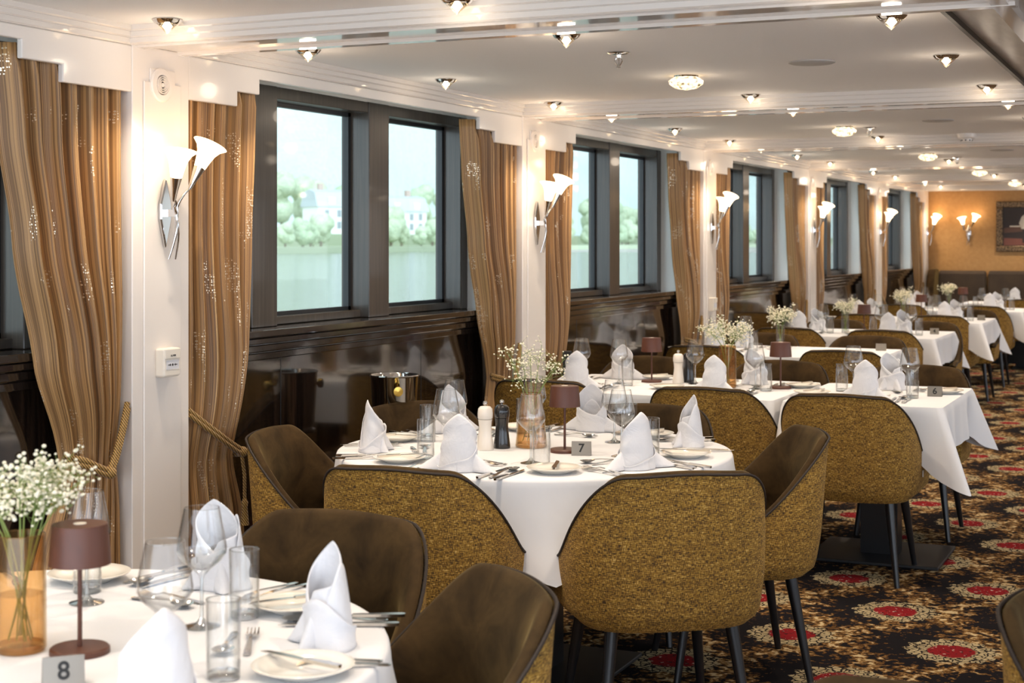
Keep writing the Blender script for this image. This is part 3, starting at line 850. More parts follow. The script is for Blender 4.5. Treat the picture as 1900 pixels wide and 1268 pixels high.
chair(-.32, 2.295, 250, 'tan chair top just peeking over the bottom edge of the picture')
for x, y, f, l in ((-2.83, 6.62, 90, 'leftmost tweed chair on the near side of the window table'),
                   (-2.019, 6.56, 90, 'tweed chair behind the upright napkins at the right of the middle round table'),
                   (-1.39, 6.50, 90, 'tweed chair tucked in on the near side of the two-seat table'),
                   (-2.82, 8.25, 270, 'velvet chair at the far left of the window table'),
                   (-2.069, 8.25, 270, 'velvet chair at the far right of the window table'),
                   (-1.34, 8.24, 270, 'velvet chair on the far side of the two-seat table'),
                   (-2.83, 9.20, 90, 'tweed chair by the wall on the near side of the half-cleared table'),
                   (-1.949, 9.12, 90, 'tweed chair in front of the bare half of the half-cleared table'),
                   (-2.061, 10.632, 270, 'velvet chair at the far right of the half-cleared table'),
                   (-2.80, 10.65, 270, 'velvet chair by the wall at the far left of the half-cleared table'),
                   (-2.839, 11.36, 90, 'tweed chair by the wall, first table past the half-cleared one'),
                   (-2.131, 11.33, 90, 'tweed chair on the aisle side, first table past the half-cleared one'),
                   (-2.0, 12.72, 270, 'velvet chair far right of the first table past the half-cleared one'),
                   (-2.75, 12.75, 270, 'velvet chair far left of the first table past the half-cleared one'),
                   (-2.75, 13.75, 90, 'tweed chair by the wall, second table past the half-cleared one'),
                   (-2.086, 13.76, 90, 'tweed chair on the aisle side, second table past the half-cleared one'),
                   (-1.985, 15.089, 270, 'velvet chair far right of the second table past the half-cleared one'),
                   (-2.80, 15.98, 90, 'tweed chair by the wall, third table past the half-cleared one'),
                   (-2.01, 15.95, 90, 'tweed chair on the aisle side, third table past the half-cleared one'),
                   (-1.79, 17.85, 90, 'tweed chair facing the banquette at the right picture edge')):
    chair(x, y, f, l)

# ------------------------------------------------------------------ tables and cloths
def pedestal(name, label, cx, cy, hw, hd, rnd=False, pw=.30, pd=.27):
    t = thing(name, label, 'table', (cx, cy, 0))
    if rnd: MB().lathe([(.0001, .742), (hw - .01, .742), (hw - .01, .715), (.0001, .715)], 48).build('table_top', M['black_matte'], t)
    else: MB().box(-hw + .008, hw - .008, -hd + .008, hd - .008, .715, .742).build('table_top', M['black_matte'], t, smooth=False)
    o = MB().box(-pw, pw, -pd, pd, .001, .016).build('base_plate', M['black_matte'], t, smooth=False); bevel(o, .004, 2)
    MB().box(-.085, .085, -.06, .06, .016, .715).build('column', M['black'], t, smooth=False)
    return t
def round_cloth(c, r, label, seed, corner):
    rnd = random.Random(seed); ph = [rnd.uniform(0, 6.28) for _ in range(5)]
    def fn(u, v):
        a = 2 * PI * u
        if v < .38:
            q = v / .38; rr = r * q; z = .75
            if q > .97: z -= .0
            return (c[0] + rr * math.cos(a), c[1] + rr * math.sin(a), z)
        q = (v - .38) / .62
        cw = abs(math.sin(2 * (a - corner) / 1)) # 0 at the four corners
        cw = 1 - cw
        drop = .215 + .07 * cw ** 2 + .014 * math.sin(5 * a + ph[0])
        wave = .030 * abs(math.sin(4.5 * a + ph[1])) ** 1.5 + .016 * math.sin(13 * a + ph[2]) + .032 * (cw ** 3)
        k = q - .03
        rr = r + .010 * math.sin(min(1, q / .12) * PI / 2) + (.028 + wave) * max(0, q - .10) ** 1.25
        z = .75 - .010 * (1 - math.cos(min(1, q / .12) * PI / 2)) - max(0, q - .05) / .95 * drop
        return (c[0] + rr * math.cos(a), c[1] + rr * math.sin(a), z)
    m = MB().grid(fn, 192, 40)
    o = m.build('tablecloth', M['cloth'], merge=True, angle=180); tag(o, label, 'tablecloth')
    return o
def rect_cloth(x0, x1, y0, y1, label, seed, drop=.205, abut=()):
    rnd = random.Random(seed); ph = [rnd.uniform(0, 6.28) for _ in range(6)]
    rc = .022; per = []
    def corner(cx, cy, a0):
        for k in range(17):
            a = a0 + (PI / 2) * k / 16; per.append((cx + rc * math.cos(a), cy + rc * math.sin(a), math.cos(a), math.sin(a), (k - 8) / 8 * .02, True))
    def edge(xa, ya, xb, yb, nx, ny):
        L = math.hypot(xb - xa, yb - ya); n = max(24, int(L / .02))
        for k in range(1, n):
            q = k / n; d = min(q, 1 - q) * L
            per.append((lerp(xa, xb, q), lerp(ya, yb, q), nx, ny, d + .02, False))
    corner(x1 - rc, y1 - rc, 0); edge(x1 - rc, y1, x0 + rc, y1, 0, 1)
    corner(x0 + rc, y1 - rc, PI / 2); edge(x0, y1 - rc, x0, y0 + rc, -1, 0)
    corner(x0 + rc, y0 + rc, PI); edge(x0 + rc, y0, x1 - rc, y0, 0, -1)
    corner(x1 - rc, y0 + rc, 1.5 * PI); edge(x1, y0 + rc, x1, y1 - rc, 1, 0)
    N = len(per); cx, cy = (x0 + x1) / 2, (y0 + y1) / 2
    rows = 16; vs = []; fs = []
    jit = [rnd.uniform(-.03, .05) for _ in range(4)]
    for j in range(rows + 1):
        q = j / rows
        for i in range(N):
            px, py, nx, ny, d, isc = per[i]
            d = abs(d)
            ci = (0 if (px > cx and py > cy) else 1 if (px < cx and py > cy) else 2 if px < cx else 3)
            wc = math.exp(-(d / .085) ** 1.6); wn = math.exp(-(d / .035) ** 2)
            dx, dy = (1 if px > cx else -1) * .7071, (1 if py > cy else -1) * .7071
            if ci in abut: dx *= .08; dy *= 1.2
            dr = drop + .015 * math.sin(2.2 * px + ph[0]) * 0 + wc * (.115 + jit[ci]) + .004 * math.sin(7 * (px + py) + ph[1])
            rip = .010 * math.sin(16 * (px - py) + ph[2]) + .006 * math.sin(29 * (px + py) + ph[3])
            out = .004 + .010 * q + rip * q * (1 - wc) - .022 * q * math.exp(-((d - .15) / .07) ** 2)
            fl = (.11 + jit[ci]) * wn * q ** 1.0 + .045 * wc * q
            rr = .006 * math.sin(min(1, q / .08) * PI / 2)
            vs.append((px + nx * (out + rr) + dx * fl, py + ny * (out + rr) + dy * fl, .75 - .006 * (1 - math.cos(min(1, q / .08) * PI / 2)) - q * dr))
    for j in range(rows):
        for i in range(N):
            k = (i + 1) % N
            fs.append((j * N + i, j * N + k, (j + 1) * N + k, (j + 1) * N + i))
    vs2 = [(lerp(cx, p[0], .985), lerp(cy, p[1], .985), .75) for p in per]
    b = len(vs); vs += vs2
    for i in range(N):
        k = (i + 1) % N; fs.append((i, k, b + k, b + i))
    fs.append(tuple(b + i for i in range(N)))
    m = MB().add(vs, fs); o = m.build('tablecloth', M['cloth'], angle=50); tag(o, label, 'tablecloth')
    return o
TABN = {8: 'nearest round table', 7: 'middle round table', 61: 'window table beside the two-seat table',
        62: 'two-seat table', 5: 'half-cleared table', 4: 'first table past the half-cleared one',
        3: 'second table past the half-cleared one', 2: 'third table past the half-cleared one', 1: 'banquette table'}
pedestal('round_table', 'black pedestal under the middle round table', T7[0], T7[1], .665, .665, True)
pedestal('round_table', 'black pedestal under the nearest round table', T8[0], T8[1], .655, .655, True)
round_cloth(T7, .672, 'white cloth draped over the middle round table', 3, math.radians(-62))
round_cloth(T8, .66, 'white cloth draped over the nearest round table', 5, math.radians(-20))
RECT = {61: (-2.99, -1.755, 6.79, 7.75), 62: (-1.705, -1.012, 6.785, 7.755), 5: (-3.05, -1.80, 9.36, 10.33), 4: (-3.05, -1.77, 11.50, 12.55),
        3: (-3.05, -1.73, 13.85, 14.87), 2: (-3.02, -1.63, 16.25, 17.2), 1: (-2.5, -1.2, 18.25, 18.98)}
for k, (a, b, c, d) in RECT.items():
    pedestal('dining_table', 'black pedestal under the %s' % TABN[k], (a + b) / 2, (c + d) / 2, (b - a) / 2 - .004, (d - c) / 2 - .004, False, *((.30, .27) if k == 62 else (.11, .26)))
    rect_cloth(a, b, c, d, 'white cloth with hanging corner points on the %s' % TABN[k], k * 3 + 1, .20, {61: (0, 3), 62: (1, 2)}.get(k, ()))

# ------------------------------------------------------------------ tableware prototypes
ZT = .7508
def napkin_proto(kind):
    t = thing('napkin', None, 'napkin')
    rnd = random.Random(kind)
    W = 1.22
    def body(u, v):
        th = (u - .5) * 2 * PI * W - PI / 2
        e = abs(2 * u - 1)
        if kind == 0: H = .066 + .114 * max(0, 1 - (abs(2 * u - 1.05) / .70) ** 1.25)
        else: H = .060 + .118 * max(0, 1 - (abs(2 * u - 1.12) / .86) ** 1.25) + .03 * max(0, 1 - abs(u - .16) / .13)
        z = v * H
        tz = z / .178
        R = .060 * (1 - .30 * tz ** 1.4) + .004 * (u - .5)
        if kind == 1: R = .058 * (1 - .40 * tz) + .010 * (1 - tz) ** 6 + .006 * (u - .5)
        sq = 1 + .05 * math.sin(2 * th + 1)
        bend = .012 * tz ** 2
        x = R * 1.0 * math.cos(th) * sq; y = R * .70 * math.sin(th)
        wob = .0025 * math.sin(9 * u + 14 * v) * v
        lean = (.0 if kind == 0 else .012) * tz ** 2
        return (x + wob + lean, y + (.018 if kind == 0 else .010) * tz ** 2 + wob, z)
    m = MB().grid(body, 64, 22)
    o = m.build('napkin_wrap', M['napkin'], t, angle=180, fix=False); solid(o, .0022)
    # second layer tip
    def tip(u, v):
        th = (u - .5) * 2 * PI * .5 - PI / 2 + (.25 if kind == 0 else -.75)
        e = abs(2 * u - 1); H = (.118 if kind == 0 else .150) * max(.05, 1 - e ** 1.6 * .75)
        z = v * H; tz = z / .178; R = .052 * (1 - .32 * tz)
        if kind == 1: R = .062 * (1 - .36 * tz)
        return (R * math.cos(th) + .002, R * .72 * math.sin(th) + .010 * tz ** 2, z)
    m = MB().grid(tip, 26, 14); o = m.build('folded_layer', M['napkin'], t, angle=180, fix=False); solid(o, .002)
    # diagonal turned-up cuff round the foot
    def cuff(u, v):
        th = (u - .5) * 2 * PI * 1.08 + (PI * .5 if kind == 0 else -PI * .75)
        H = .052 + .034 * math.cos(th - (.9 if kind == 0 else 2.2)) + .006 * math.sin(3 * th)
        z = v * H; tz = z / .178
        R = .0625 * (1 - .34 * tz) + .004 * u + .006 * smooth(.55, 1, v) * smooth(0, .15, u)
        return (R * math.cos(th), R * .72 * math.sin(th) + .012 * tz ** 2, z + .0005)
    m = MB().grid(cuff, 56, 10); o = m.build('folded_cuff', M['napkin'], t, angle=180, fix=False); solid(o, .002)
    # wings lying out to the sides
    wm = MB()
    def wing(sg):
        def fn(u, v):
            # u along the wing from body to point, v across
            r = lerp(.030, .150 if kind == 0 else .085, u); wdt = (1 - u) ** .7
            a = (.30 if kind == 0 else .9) + lerp(-.55, .40, v) * wdt
            z = .002 + (.075 * (1 - u) ** 1.6) * math.sin(PI * v) ** .8 + .010 * math.sin(PI * u) * math.sin(PI * v)
            return (sg * r * math.cos(a), -r * math.sin(a) * (1 if kind == 0 else -1) * .8 + .012, z)
        return fn
    for sg in ((-1, 1) if kind == 0 else (1, -1)): wm.grid(wing(sg), 16, 12)
    o = wm.build('napkin_wing', M['napkin'], t, angle=180, fix=False); solid(o, .002)
    return register(t)
def wine_proto():
    t = thing('wine_glass', None, 'glass')
    out = [(.0345, 0), (.0345, .0016), (.020, .0045), (.0075, .010), (.0042, .018), (.0036, .05), (.0038, .088), (.006, .097), (.018, .108), (.036, .124), (.0455, .138), (.0462, .146), (.0435, .165), (.0375, .195), (.0325, .222)]
    bw = MB().lathe([(.0001, 0)] + out, 32).build('bowl', M['glass'], t, angle=60)
    m = MB().lathe([(.0001, .1045), (.016, .1095), (.034, .1255), (.0435, .139)], 32); m.build('inner_bowl', M['glass'], t)
    m = MB().lathe([(.0322, .2212), (.0326, .2226), (.0318, .2226), (.0322, .2212)], 32); m.build('rim', M['glass_base'], bw)
    m = MB().lathe([(.0001, .001), (.0337, .0019), (.012, .0072), (.0034, .018), (.0026, .09), (.0001, .098)], 20); m.build('stem', M['glass_base'], t)
    return register(t)
def tumbler_proto():
    t = thing('tumbler', None, 'glass')
    MB().lathe([(.0001, 0), (.0265, 0), (.0285, .002), (.0290, .13), (.0272, .13), (.0265, .012)], 32).build('wall', M['glass'], t, angle=60)
    MB().lathe([(.0001, .001), (.0262, .002), (.0264, .010), (.022, .0125), (.0001, .0115)], 28).build('base', M['glass_base'], t)
    MB().lathe([(.0273, .1292), (.0281, .1308), (.0291, .1292), (.0281, .1285), (.0273, .1292)], 32).build('rim', M['glass_base'], t)
    return register(t)
def strip(m, rows, th):
    """flat piece of cutlery: rows of (y, half width, z)"""
    vs = []; fs = []
    for y, w, z in rows: vs += [(-w, y, z + th), (w, y, z + th), (w * .8, y, z), (-w * .8, y, z)]
    n = len(rows)
    for k in range(n - 1):
        a = 4 * k; b = a + 4
        for i in range(4): fs.append((a + i, a + (i + 1) % 4, b + (i + 1) % 4, b + i))
    fs += [(3, 2, 1, 0), tuple(4 * (n - 1) + i for i in range(4))]
    return m.add(vs, fs)
def fork_proto(L=.205, name='fork'):
    m = MB(); s = L / .205
    strip(m, [(-.100 * s, .0035, .002), (-.095 * s, .0065, .001), (-.06 * s, .0060, .003), (.0, .0035, .008), (.030 * s, .0030, .010), (.042 * s, .007, .008), (.052 * s, .0112, .006), (.060 * s, .0118, .004)], .0022)
    for k in range(4):
        x = -.0098 + .0065 * k
        strip(m, [(.058 * s, .0021, .004), (.08 * s, .0018, .003), (.103 * s, .0009, .008)], .0018)
        for i in range(len(m.v) - 12, len(m.v)): m.v[i] = (m.v[i][0] + x, m.v[i][1], m.v[i][2])
    return m.build(name, M['steel'], angle=40)
def spoon_proto(L=.20, name='spoon'):
    m = MB(); s = L / .20
    strip(m, [(-.100 * s, .0035, .002), (-.095 * s, .0070, .001), (-.06 * s, .0062, .003), (.0, .0034, .009), (.035 * s, .0030, .010), (.046 * s, .005, .008)], .0024)
    def bowl(u, v):
        a = 2 * PI * u; r = v
        x = .0205 * r * math.cos(a); y = .072 * s + .031 * s * r * math.sin(a) * (1 - .12 * math.sin(a))
        return (x, y, .0015 + .0085 * r * r)
    m.grid(bowl, 22, 6)
    return m.build(name, M['steel'], angle=70, merge=True)
def knife_proto(L=.225, name='knife'):
    m = MB(); s = L / .225
    strip(m, [(-.112 * s, .004, .001), (-.105 * s, .0075, .001), (-.06 * s, .0068, .001), (-.012 * s, .0048, .001)], .0062)
    vs = [(-.0045, -.012 * s, .0030), (.0055, -.012 * s, .0030), (.0078, .03 * s, .0034), (.0085, .07 * s, .0034), (.006, .098 * s, .0032), (-.0035, .113 * s, .003), (-.0048, .06 * s, .0032)]
    n = len(vs); top_ = [(x, y, z + .0016) for x, y, z in vs]
    m.add(vs + top_, [tuple(range(n - 1, -1, -1)), tuple(range(n, 2 * n))] + [(i, (i + 1) % n, n + (i + 1) % n, n + i) for i in range(n)])
    return m.build(name, M['steel'], angle=30)
def plate_proto():
    m = MB().lathe([(.0001, .002), (.045, .002), (.047, .0), (.05, .002), (.068, .010), (.085, .017), (.0862, .0185), (.084, .0195), (.066, .0125), (.050, .0068), (.0001, .0062)], 40)
    return m.build('bread_plate', M['china'], angle=50)
P_NAP = [napkin_proto(0), napkin_proto(1)]; P_WINE = wine_proto(); P_TUM = tumbler_proto()
P_FORK = fork_proto(); P_SPOON = spoon_proto(); P_KNIFE = knife_proto(); P_PLATE = plate_proto()
P_DF = fork_proto(.165, 'dessert_fork'); P_DS = spoon_proto(.165, 'dessert_spoon'); P_BK = knife_proto(.175, 'butter_knife')
def lamp_proto():
    t = thing('table_lamp', None, 'lamp')
    MB().lathe([(.0001, .012), (.0485, .011), (.0515, .008), (.0520, 0), (.0001, 0)], 40).build('base', M['lamp'], t, angle=40)
    MB().lathe([(.0042, .011), (.0040, .165)], 14).build('stem', M['lamp'], t)
    sh = MB().lathe([(.0001, .162), (.0505, .155), (.0535, .155), (.0480, .222), (.0470, .225), (.0001, .2255)], 44).build('lamp_shade', M['lamp'], t, angle=40)
    MB().lathe([(.0001, .2262), (.011, .2262), (.0115, .2254)], 20).build('touch_button', M['plastic'], sh)
    return register(t)
P_LAMP = lamp_proto()
def mill_proto(mat, nm):
    t = thing(nm, None, 'pepper mill')
    MB().lathe([(.0001, 0), (.029, 0), (.0295, .003), (.028, .02), (.0235, .055), (.0215, .08), (.0235, .098), (.0245, .104), (.0001, .104)], 28).build('body', mat, t, angle=50)
    hd = MB().lathe([(.0001, .1052), (.0235, .1052), (.0262, .110), (.0265, .126), (.0245, .141), (.017, .149), (.0001, .151)], 28).build('turning_head', mat, t, angle=50)
    m = MB().lathe([(.004, .15), (.0045, .154)], 12); m.sphere((0, 0, .1605), .0085, 14, 8, (1, 1, .9)); m.build('top_knob', M['steel'], hd)
    return register(t)
P_MW = mill_proto(M['mill_white'], 'salt_mill'); P_MB = mill_proto(M['mill_black'], 'pepper_mill')
def card(num, x, y, face, label):
    t = thing('table_number_card', label, 'table sign', (x, y, ZT), math.radians(face) + PI / 2)
    # tent of bent steel: front face towards -y
    h, w, dp = .046, .033, .016
    vs = []
    for sx in (-1, 1): vs += [(sx * w, -dp, 0), (sx * w, -.0012, h), (sx * w, .0012, h), (sx * w, dp, 0), (sx * w, dp - .002, 0), (sx * w, 0, h - .003), (sx * w, -dp + .002, 0)]
    fs = [tuple(range(7)), tuple(range(13, 6, -1))] + [(i, (i + 1) % 7, 7 + (i + 1) % 7, 7 + i) for i in range(7)]
    MB().add(vs, fs).build('tent_plate', M['card'], t, smooth=False)
    if num:
        tilt = math.atan2(h, dp)
        text_part(num, .040, (0, -dp / 2 - .0012, h / 2 + .0004), t, (tilt, 0, 0), name='numeral')
def vase(kind, x, y, label, flab, seed):
    t = thing('flower_vase', label, 'vase', (x, y, ZT))
    if kind == 'taper': H, r0, r1, mat, wat = .187, .056, .036, M['amber'], M['water_vase']
    elif kind == 'amber': H, r0, r1, mat, wat = .205, .044, .042, M['amber'], M['water_vase']
    else: H, r0, r1, mat, wat = .15, .029, .030, M['glass'], M['clear_water']
    prof = [(.0001, .001), (r0 * .93, .001), (r0, .006)] + [(lerp(r0, r1, k / 8), lerp(.006, H, k / 8)) for k in range(1, 9)]
    inn = [(max(.0001, rr - .003), z) for rr, z in prof[::-1][:9]] + [(r0 * .9, .014), (.0001, .013)]
    MB().lathe(prof + inn, 36).build('vase_body', mat, t, angle=50)
    hw = .10 if kind != 'clear' else .05
    wr = lerp(r0, r1, hw / H) - .0045
    MB().lathe([(.0001, .0145), (r0 * .88, .0145), (wr, hw), (.0001, hw)], 28).build('water', wat, t, angle=50)
    MB().lathe([(r1 - .0035, H - .002), (r1 - .0015, H + .0008), (r1 + .0006, H - .0015)], 36).build('rim', M['glass_base'] if kind == 'clear' else M['amber'], t)
    if flab is None: return
    rnd = random.Random(seed)
    f = thing('gypsophila', flab, 'flowers', (x, y, ZT))
    stems = MB(); bl = MB()
    spread, top_, nb, ns, fs_ = {'taper': (.15, .385, 44, 7, .0046), 'amber': (.115, .315, 100, 8, .0052), 'amber8': (.108, .335, 170, 11, .0044), 'clear': (.085, .25, 60, 6, .0062)}[kind if seed != 8 else 'amber8']
    for k in range(ns):
        a = 2 * PI * k / ns + rnd.uniform(-.3, .3); rr = r0 * .6 * rnd.uniform(.3, 1)
        p0 = Vector((rr * math.cos(a + 2.6), rr * math.sin(a + 2.6), .02)); p1 = Vector((r1 * .75 * math.cos(a), r1 * .75 * math.sin(a), H))
        ln = rnd.uniform(.35, 1.0); tilt = spread * ln * .75
        p2 = Vector((r1 * .7 * math.cos(a) + tilt * math.cos(a), r1 * .7 * math.sin(a) + tilt * math.sin(a), lerp(H + .04, top_, rnd.uniform(.55, 1) * (1.15 - .4 * ln))))
        stems.tube([p0, p1, p1.lerp(p2, .5) + Vector((0, 0, .012)), p2], [.0016, .0015, .0012, .0008], 5)
        for b in range(nb // ns + 2):
            q = rnd.uniform(.35, 1); s0 = p1.lerp(p2, q)
            d = Vector((rnd.gauss(0, 1), rnd.gauss(0, 1), rnd.gauss(.55, .8))).normalized() * rnd.uniform(.02, .055)
            e = s0 + d
            if e.z < H - .01: e.z = H + rnd.uniform(0, .02)
            stems.tube([s0, s0.lerp(e, .5) + Vector((0, 0, .004)), e], [.0008, .0006, .0005], 4)
            for g in range(rnd.randint(4, 7)):
                c = e + Vector((rnd.gauss(0, .012), rnd.gauss(0, .012), rnd.gauss(.004, .010)))
                stems.tube([e, c], .0004, 3, caps=False)
                bl.sphere(tuple(c), fs_ * rnd.uniform(.55, 1.0), 6, 4, (1, 1, .8))
    stems.build('stems', M['stem'], f, fix=False)
    bl.build('blossoms', M['flower'], f, fix=False)

# ------------------------------------------------------------------ place settings
FULL = ('nap', 'f1', 'f2', 'k1', 's1', 'k2', 'plate', 'bk', 'df', 'ds', 'wine', 'tum')
def setting(x, y, face, where, kind=0, parts=FULL, jit=0, seed=0, over={}):
    """face: heading from the seat to the middle of the table; where: words that single out the seat"""
    a = math.radians(face); fx, fy = math.cos(a), math.sin(a); rx, ry = fy, -fx
    rnd = random.Random(seed * 31 + 5)
    def at(r, f, z=0):
        return (x + rx * r + fx * f, y + ry * r + fy * f, ZT + z)
    base = a - PI / 2
    def J(v=.06): return rnd.uniform(-v, v)
    def put(p, r, f, rot, lab, grp, cat=None, z=0.0, key=None, **k):
        r, f = over.get(key, (r, f))
        place(p, lab, at(r, f, z), base + rot, grp, cat, **k)
    for k in parts:
        if k == 'nap': put(P_NAP[kind], 0, 0, J(.25), 'white folded napkin at %s' % where, 'folded napkins', key=k)
        elif k == 'f1': put(P_FORK, -.122, .0, J(), 'inner fork at %s' % where, 'dinner forks', 'fork')
        elif k == 'f2': put(P_FORK, -.150, -.015, J(), 'outer fork at %s' % where, 'dinner forks', 'fork')
        elif k == 'k1': put(P_KNIFE, .125, -.01, J(.04), 'inner knife at %s' % where, 'dinner knives', 'knife')
        elif k == 'k2': put(P_KNIFE, .190, -.02, J(.04), 'outer knife at %s' % where, 'dinner knives', 'knife')
        elif k == 's1': put(P_SPOON, .157, .0, J(), 'steel soup spoon at %s' % where, 'soup spoons', 'spoon')
        elif k == 'plate': put(P_PLATE, -.262, .085, 0, 'cream bread plate at %s' % where, 'bread plates', 'plate', key=k)
        elif k == 'bk':
            r, f = over.get('plate', (-.262, .085)); put(P_BK, r + .01, f + .005, -.5 + J(.2), 'butter knife on plate at %s' % where, 'butter knives', 'knife', z=.0195)
        elif k == 'df': put(P_DF, .005, .140, -PI / 2 + .05 + J(.03), 'dessert fork at %s' % where, 'dessert forks', 'fork')
        elif k == 'ds': put(P_DS, .0, .178, PI / 2 - .05 + J(.03), 'dessert spoon at %s' % where, 'dessert spoons', 'spoon')
        elif k == 'wine': put(P_WINE, .135, .245, 0, 'stemmed wine glass at %s' % where, 'wine glasses', key=k)
        elif k == 'tum': put(P_TUM, .205, .175, 0, 'straight water tumbler at %s' % where, 'water tumblers', key=k)
# round table with the 7 card: six seats
hexes = [(-92, 'the front left seat', 0), (-31, 'the front right seat', 0), (32, 'the right seat', 1), (90, 'the back right seat', 0), (147, 'the back left seat', 0), (209, 'the left seat', 1)]
for i, (ang, w_, kd) in enumerate(hexes):
    a = math.radians(ang)
    setting(T7[0] + .555 * math.cos(a), T7[1] + .555 * math.sin(a), ang + 180, w_ + ', middle round table', kd, seed=i)
for i, (ang, w_, kd) in enumerate([(27, 'the right seat', 1), (84, 'the back seat', 1), (-27, 'the front seat', 0), (144, 'the back left seat', 0)]):
    a = math.radians(ang); rr = .56 if ang != -27 else .575
    setting(T8[0] + rr * math.cos(a), T8[1] + rr * math.sin(a), ang + 180, w_ + ', nearest round table', kd, seed=20 + i,
            over={'plate': (-.19, .03)} if ang == 27 else {}, parts=FULL if ang != 144 else ('f1', 'k1', 's1', 'wine', 'tum', 'plate'))
# window table and 6 table
setting(-2.80, 7.03, 90, 'the near wall seat, window table beside the two-seat table', 0, seed=30)
setting(-2.097, 7.03, 90, 'the near aisle seat, window table beside the two-seat table', 0, seed=31)
setting(-2.735, 7.53, 270, 'the far wall seat, window table beside the two-seat table', 0, ('nap', 'k1', 's1', 'plate', 'bk', 'wine', 'tum'), seed=32, over={'plate': (-.165, -.06)})
setting(-2.033, 7.53, 270, 'the far aisle seat, window table beside the two-seat table', 1, seed=33, over={'wine': (.275, .12), 'tum': (.345, .02)})
setting(-1.387, 7.03, 90, 'the near seat, two-seat table', 0, seed=34, over={'tum': (.19, .13), 'wine': (.165, .21)})
setting(-1.354, 7.52, 270, 'the far seat, two-seat table', 1, seed=35)
SHORT = ('nap', 'f1', 'k1', 's1', 'plate', 'wine', 'tum')
setting(-2.86, 9.62, 90, 'the near wall seat, half-cleared table', 0, SHORT, seed=40)
setting(-2.80, 10.10, 270, 'the far wall seat, half-cleared table', 1, SHORT, seed=41)
for k, y0, y1, xa, xb in ((4, 11.76, 12.28, -2.83, -2.15), (3, 14.10, 14.62, -2.84, -2.08), (2, 16.50, 16.98, -2.80, -1.98)):
    setting(xa, y0, 90, 'the near wall seat, %s' % TABN[k], 0, SHORT, seed=k * 10 + 1)
    setting(xb, y0, 90, 'the near aisle seat, %s' % TABN[k], 0, SHORT, seed=k * 10 + 2)
    setting(xa + .03, y1, 270, 'the far wall seat, %s' % TABN[k], 1, ('nap', 'wine', 'tum'), seed=k * 10 + 3)
    setting(xb + .03, y1, 270, 'the far aisle seat, %s' % TABN[k], 1, ('nap', 'wine', 'tum'), seed=k * 10 + 4)
setting(-1.95, 18.6, 90, 'the near seat, banquette table', 0, ('nap', 'tum'), seed=70)
# lamps, mills, cards, flowers
GL = 'rust-brown table lamps'
for x, y, w_ in ((-1.784, 2.14, 'beside the vase on the nearest round table'), (-1.973, 4.85, 'behind the number card of the middle round table'), (-2.545, 7.43, 'beside the mills on the window table beside the two-seat table'),
                 (-1.86, 7.36, 'near the seam left, two-seat table'), (-2.37, 11.98, 'on the first table past the half-cleared one'), (-2.33, 14.42, 'on the second table past the half-cleared one'), (-2.28, 16.78, 'on the third table past the half-cleared one')):
    place(P_LAMP, 'rust-brown table lamp %s' % w_, (x, y, ZT), 0, GL)
for x, y, w_ in ((-2.244, 4.79, 'on the middle round table'), (-2.40, 7.42, 'on the window table beside the two-seat table'), (-2.985, 9.99, 'on the half-cleared table'), (-2.99, 12.16, 'at the wall end, first table past the half-cleared one'), (-2.99, 14.52, 'at the wall end, second table past the half-cleared one')):
    place(P_MW, 'white salt mill %s' % w_, (x, y, ZT), 0, 'white salt mills')
    place(P_MB, 'black pepper mill %s' % w_, (x + .035, y + .062, ZT), 0, 'black pepper mills')
place(P_MW, 'white salt mill standing on the banquette table at the right edge', (-1.68, 18.72, ZT), 0, 'white salt mills')
card('8', -1.68, 1.975, -46, 'steel tent card with numeral 8 at the bottom left corner')
card('7', -1.892, 4.80, -72, 'steel tent card with numeral 7 on the middle round table')
card('6', -1.115, 7.28, -86, 'steel tent card with numeral 6 at the aisle end of the two-seat table')
card('4', -1.86, 12.12, -84, 'steel tent card with numeral 4 at the aisle end of a distant table')
card('', -1.90, 10.16, 95, 'steel tent card seen from behind on the half-cleared table')
card('', -1.80, 14.42, 80, 'dark tent card on the second table past the half-cleared one')
vase('amber', -1.887, 2.108, 'amber cylinder vase at the left edge on the nearest round table', 'dense bunch of white gypsophila at the left edge of the picture', 8)
vase('taper', -2.127, 4.92, 'tapering amber glass vase on the middle round table', 'loose spray of cream gypsophila above the middle round table', 7)
vase('amber', -2.11, 7.30, 'tall amber cylinder vase on the window table beside the two-seat table', 'bushy gypsophila in the tall amber vase behind the middle round table', 6)
vase('clear', -2.58, 10.20, 'narrow clear vase on the half-cleared table', 'green-stemmed gypsophila in the narrow vase on the half-cleared table', 5)
vase('clear', -2.52, 12.0, 'narrow clear vase on the first table past the half-cleared one', 'round gypsophila posy on the first table past the half-cleared one', 4)
vase('clear', -2.49, 14.40, 'narrow clear vase on the second table past the half-cleared one', 'gypsophila posy on the second table past the half-cleared one', 3)
vase('clear', -2.42, 16.75, 'narrow clear vase in front of the banquette', 'gypsophila posy rising in front of the banquette', 2)
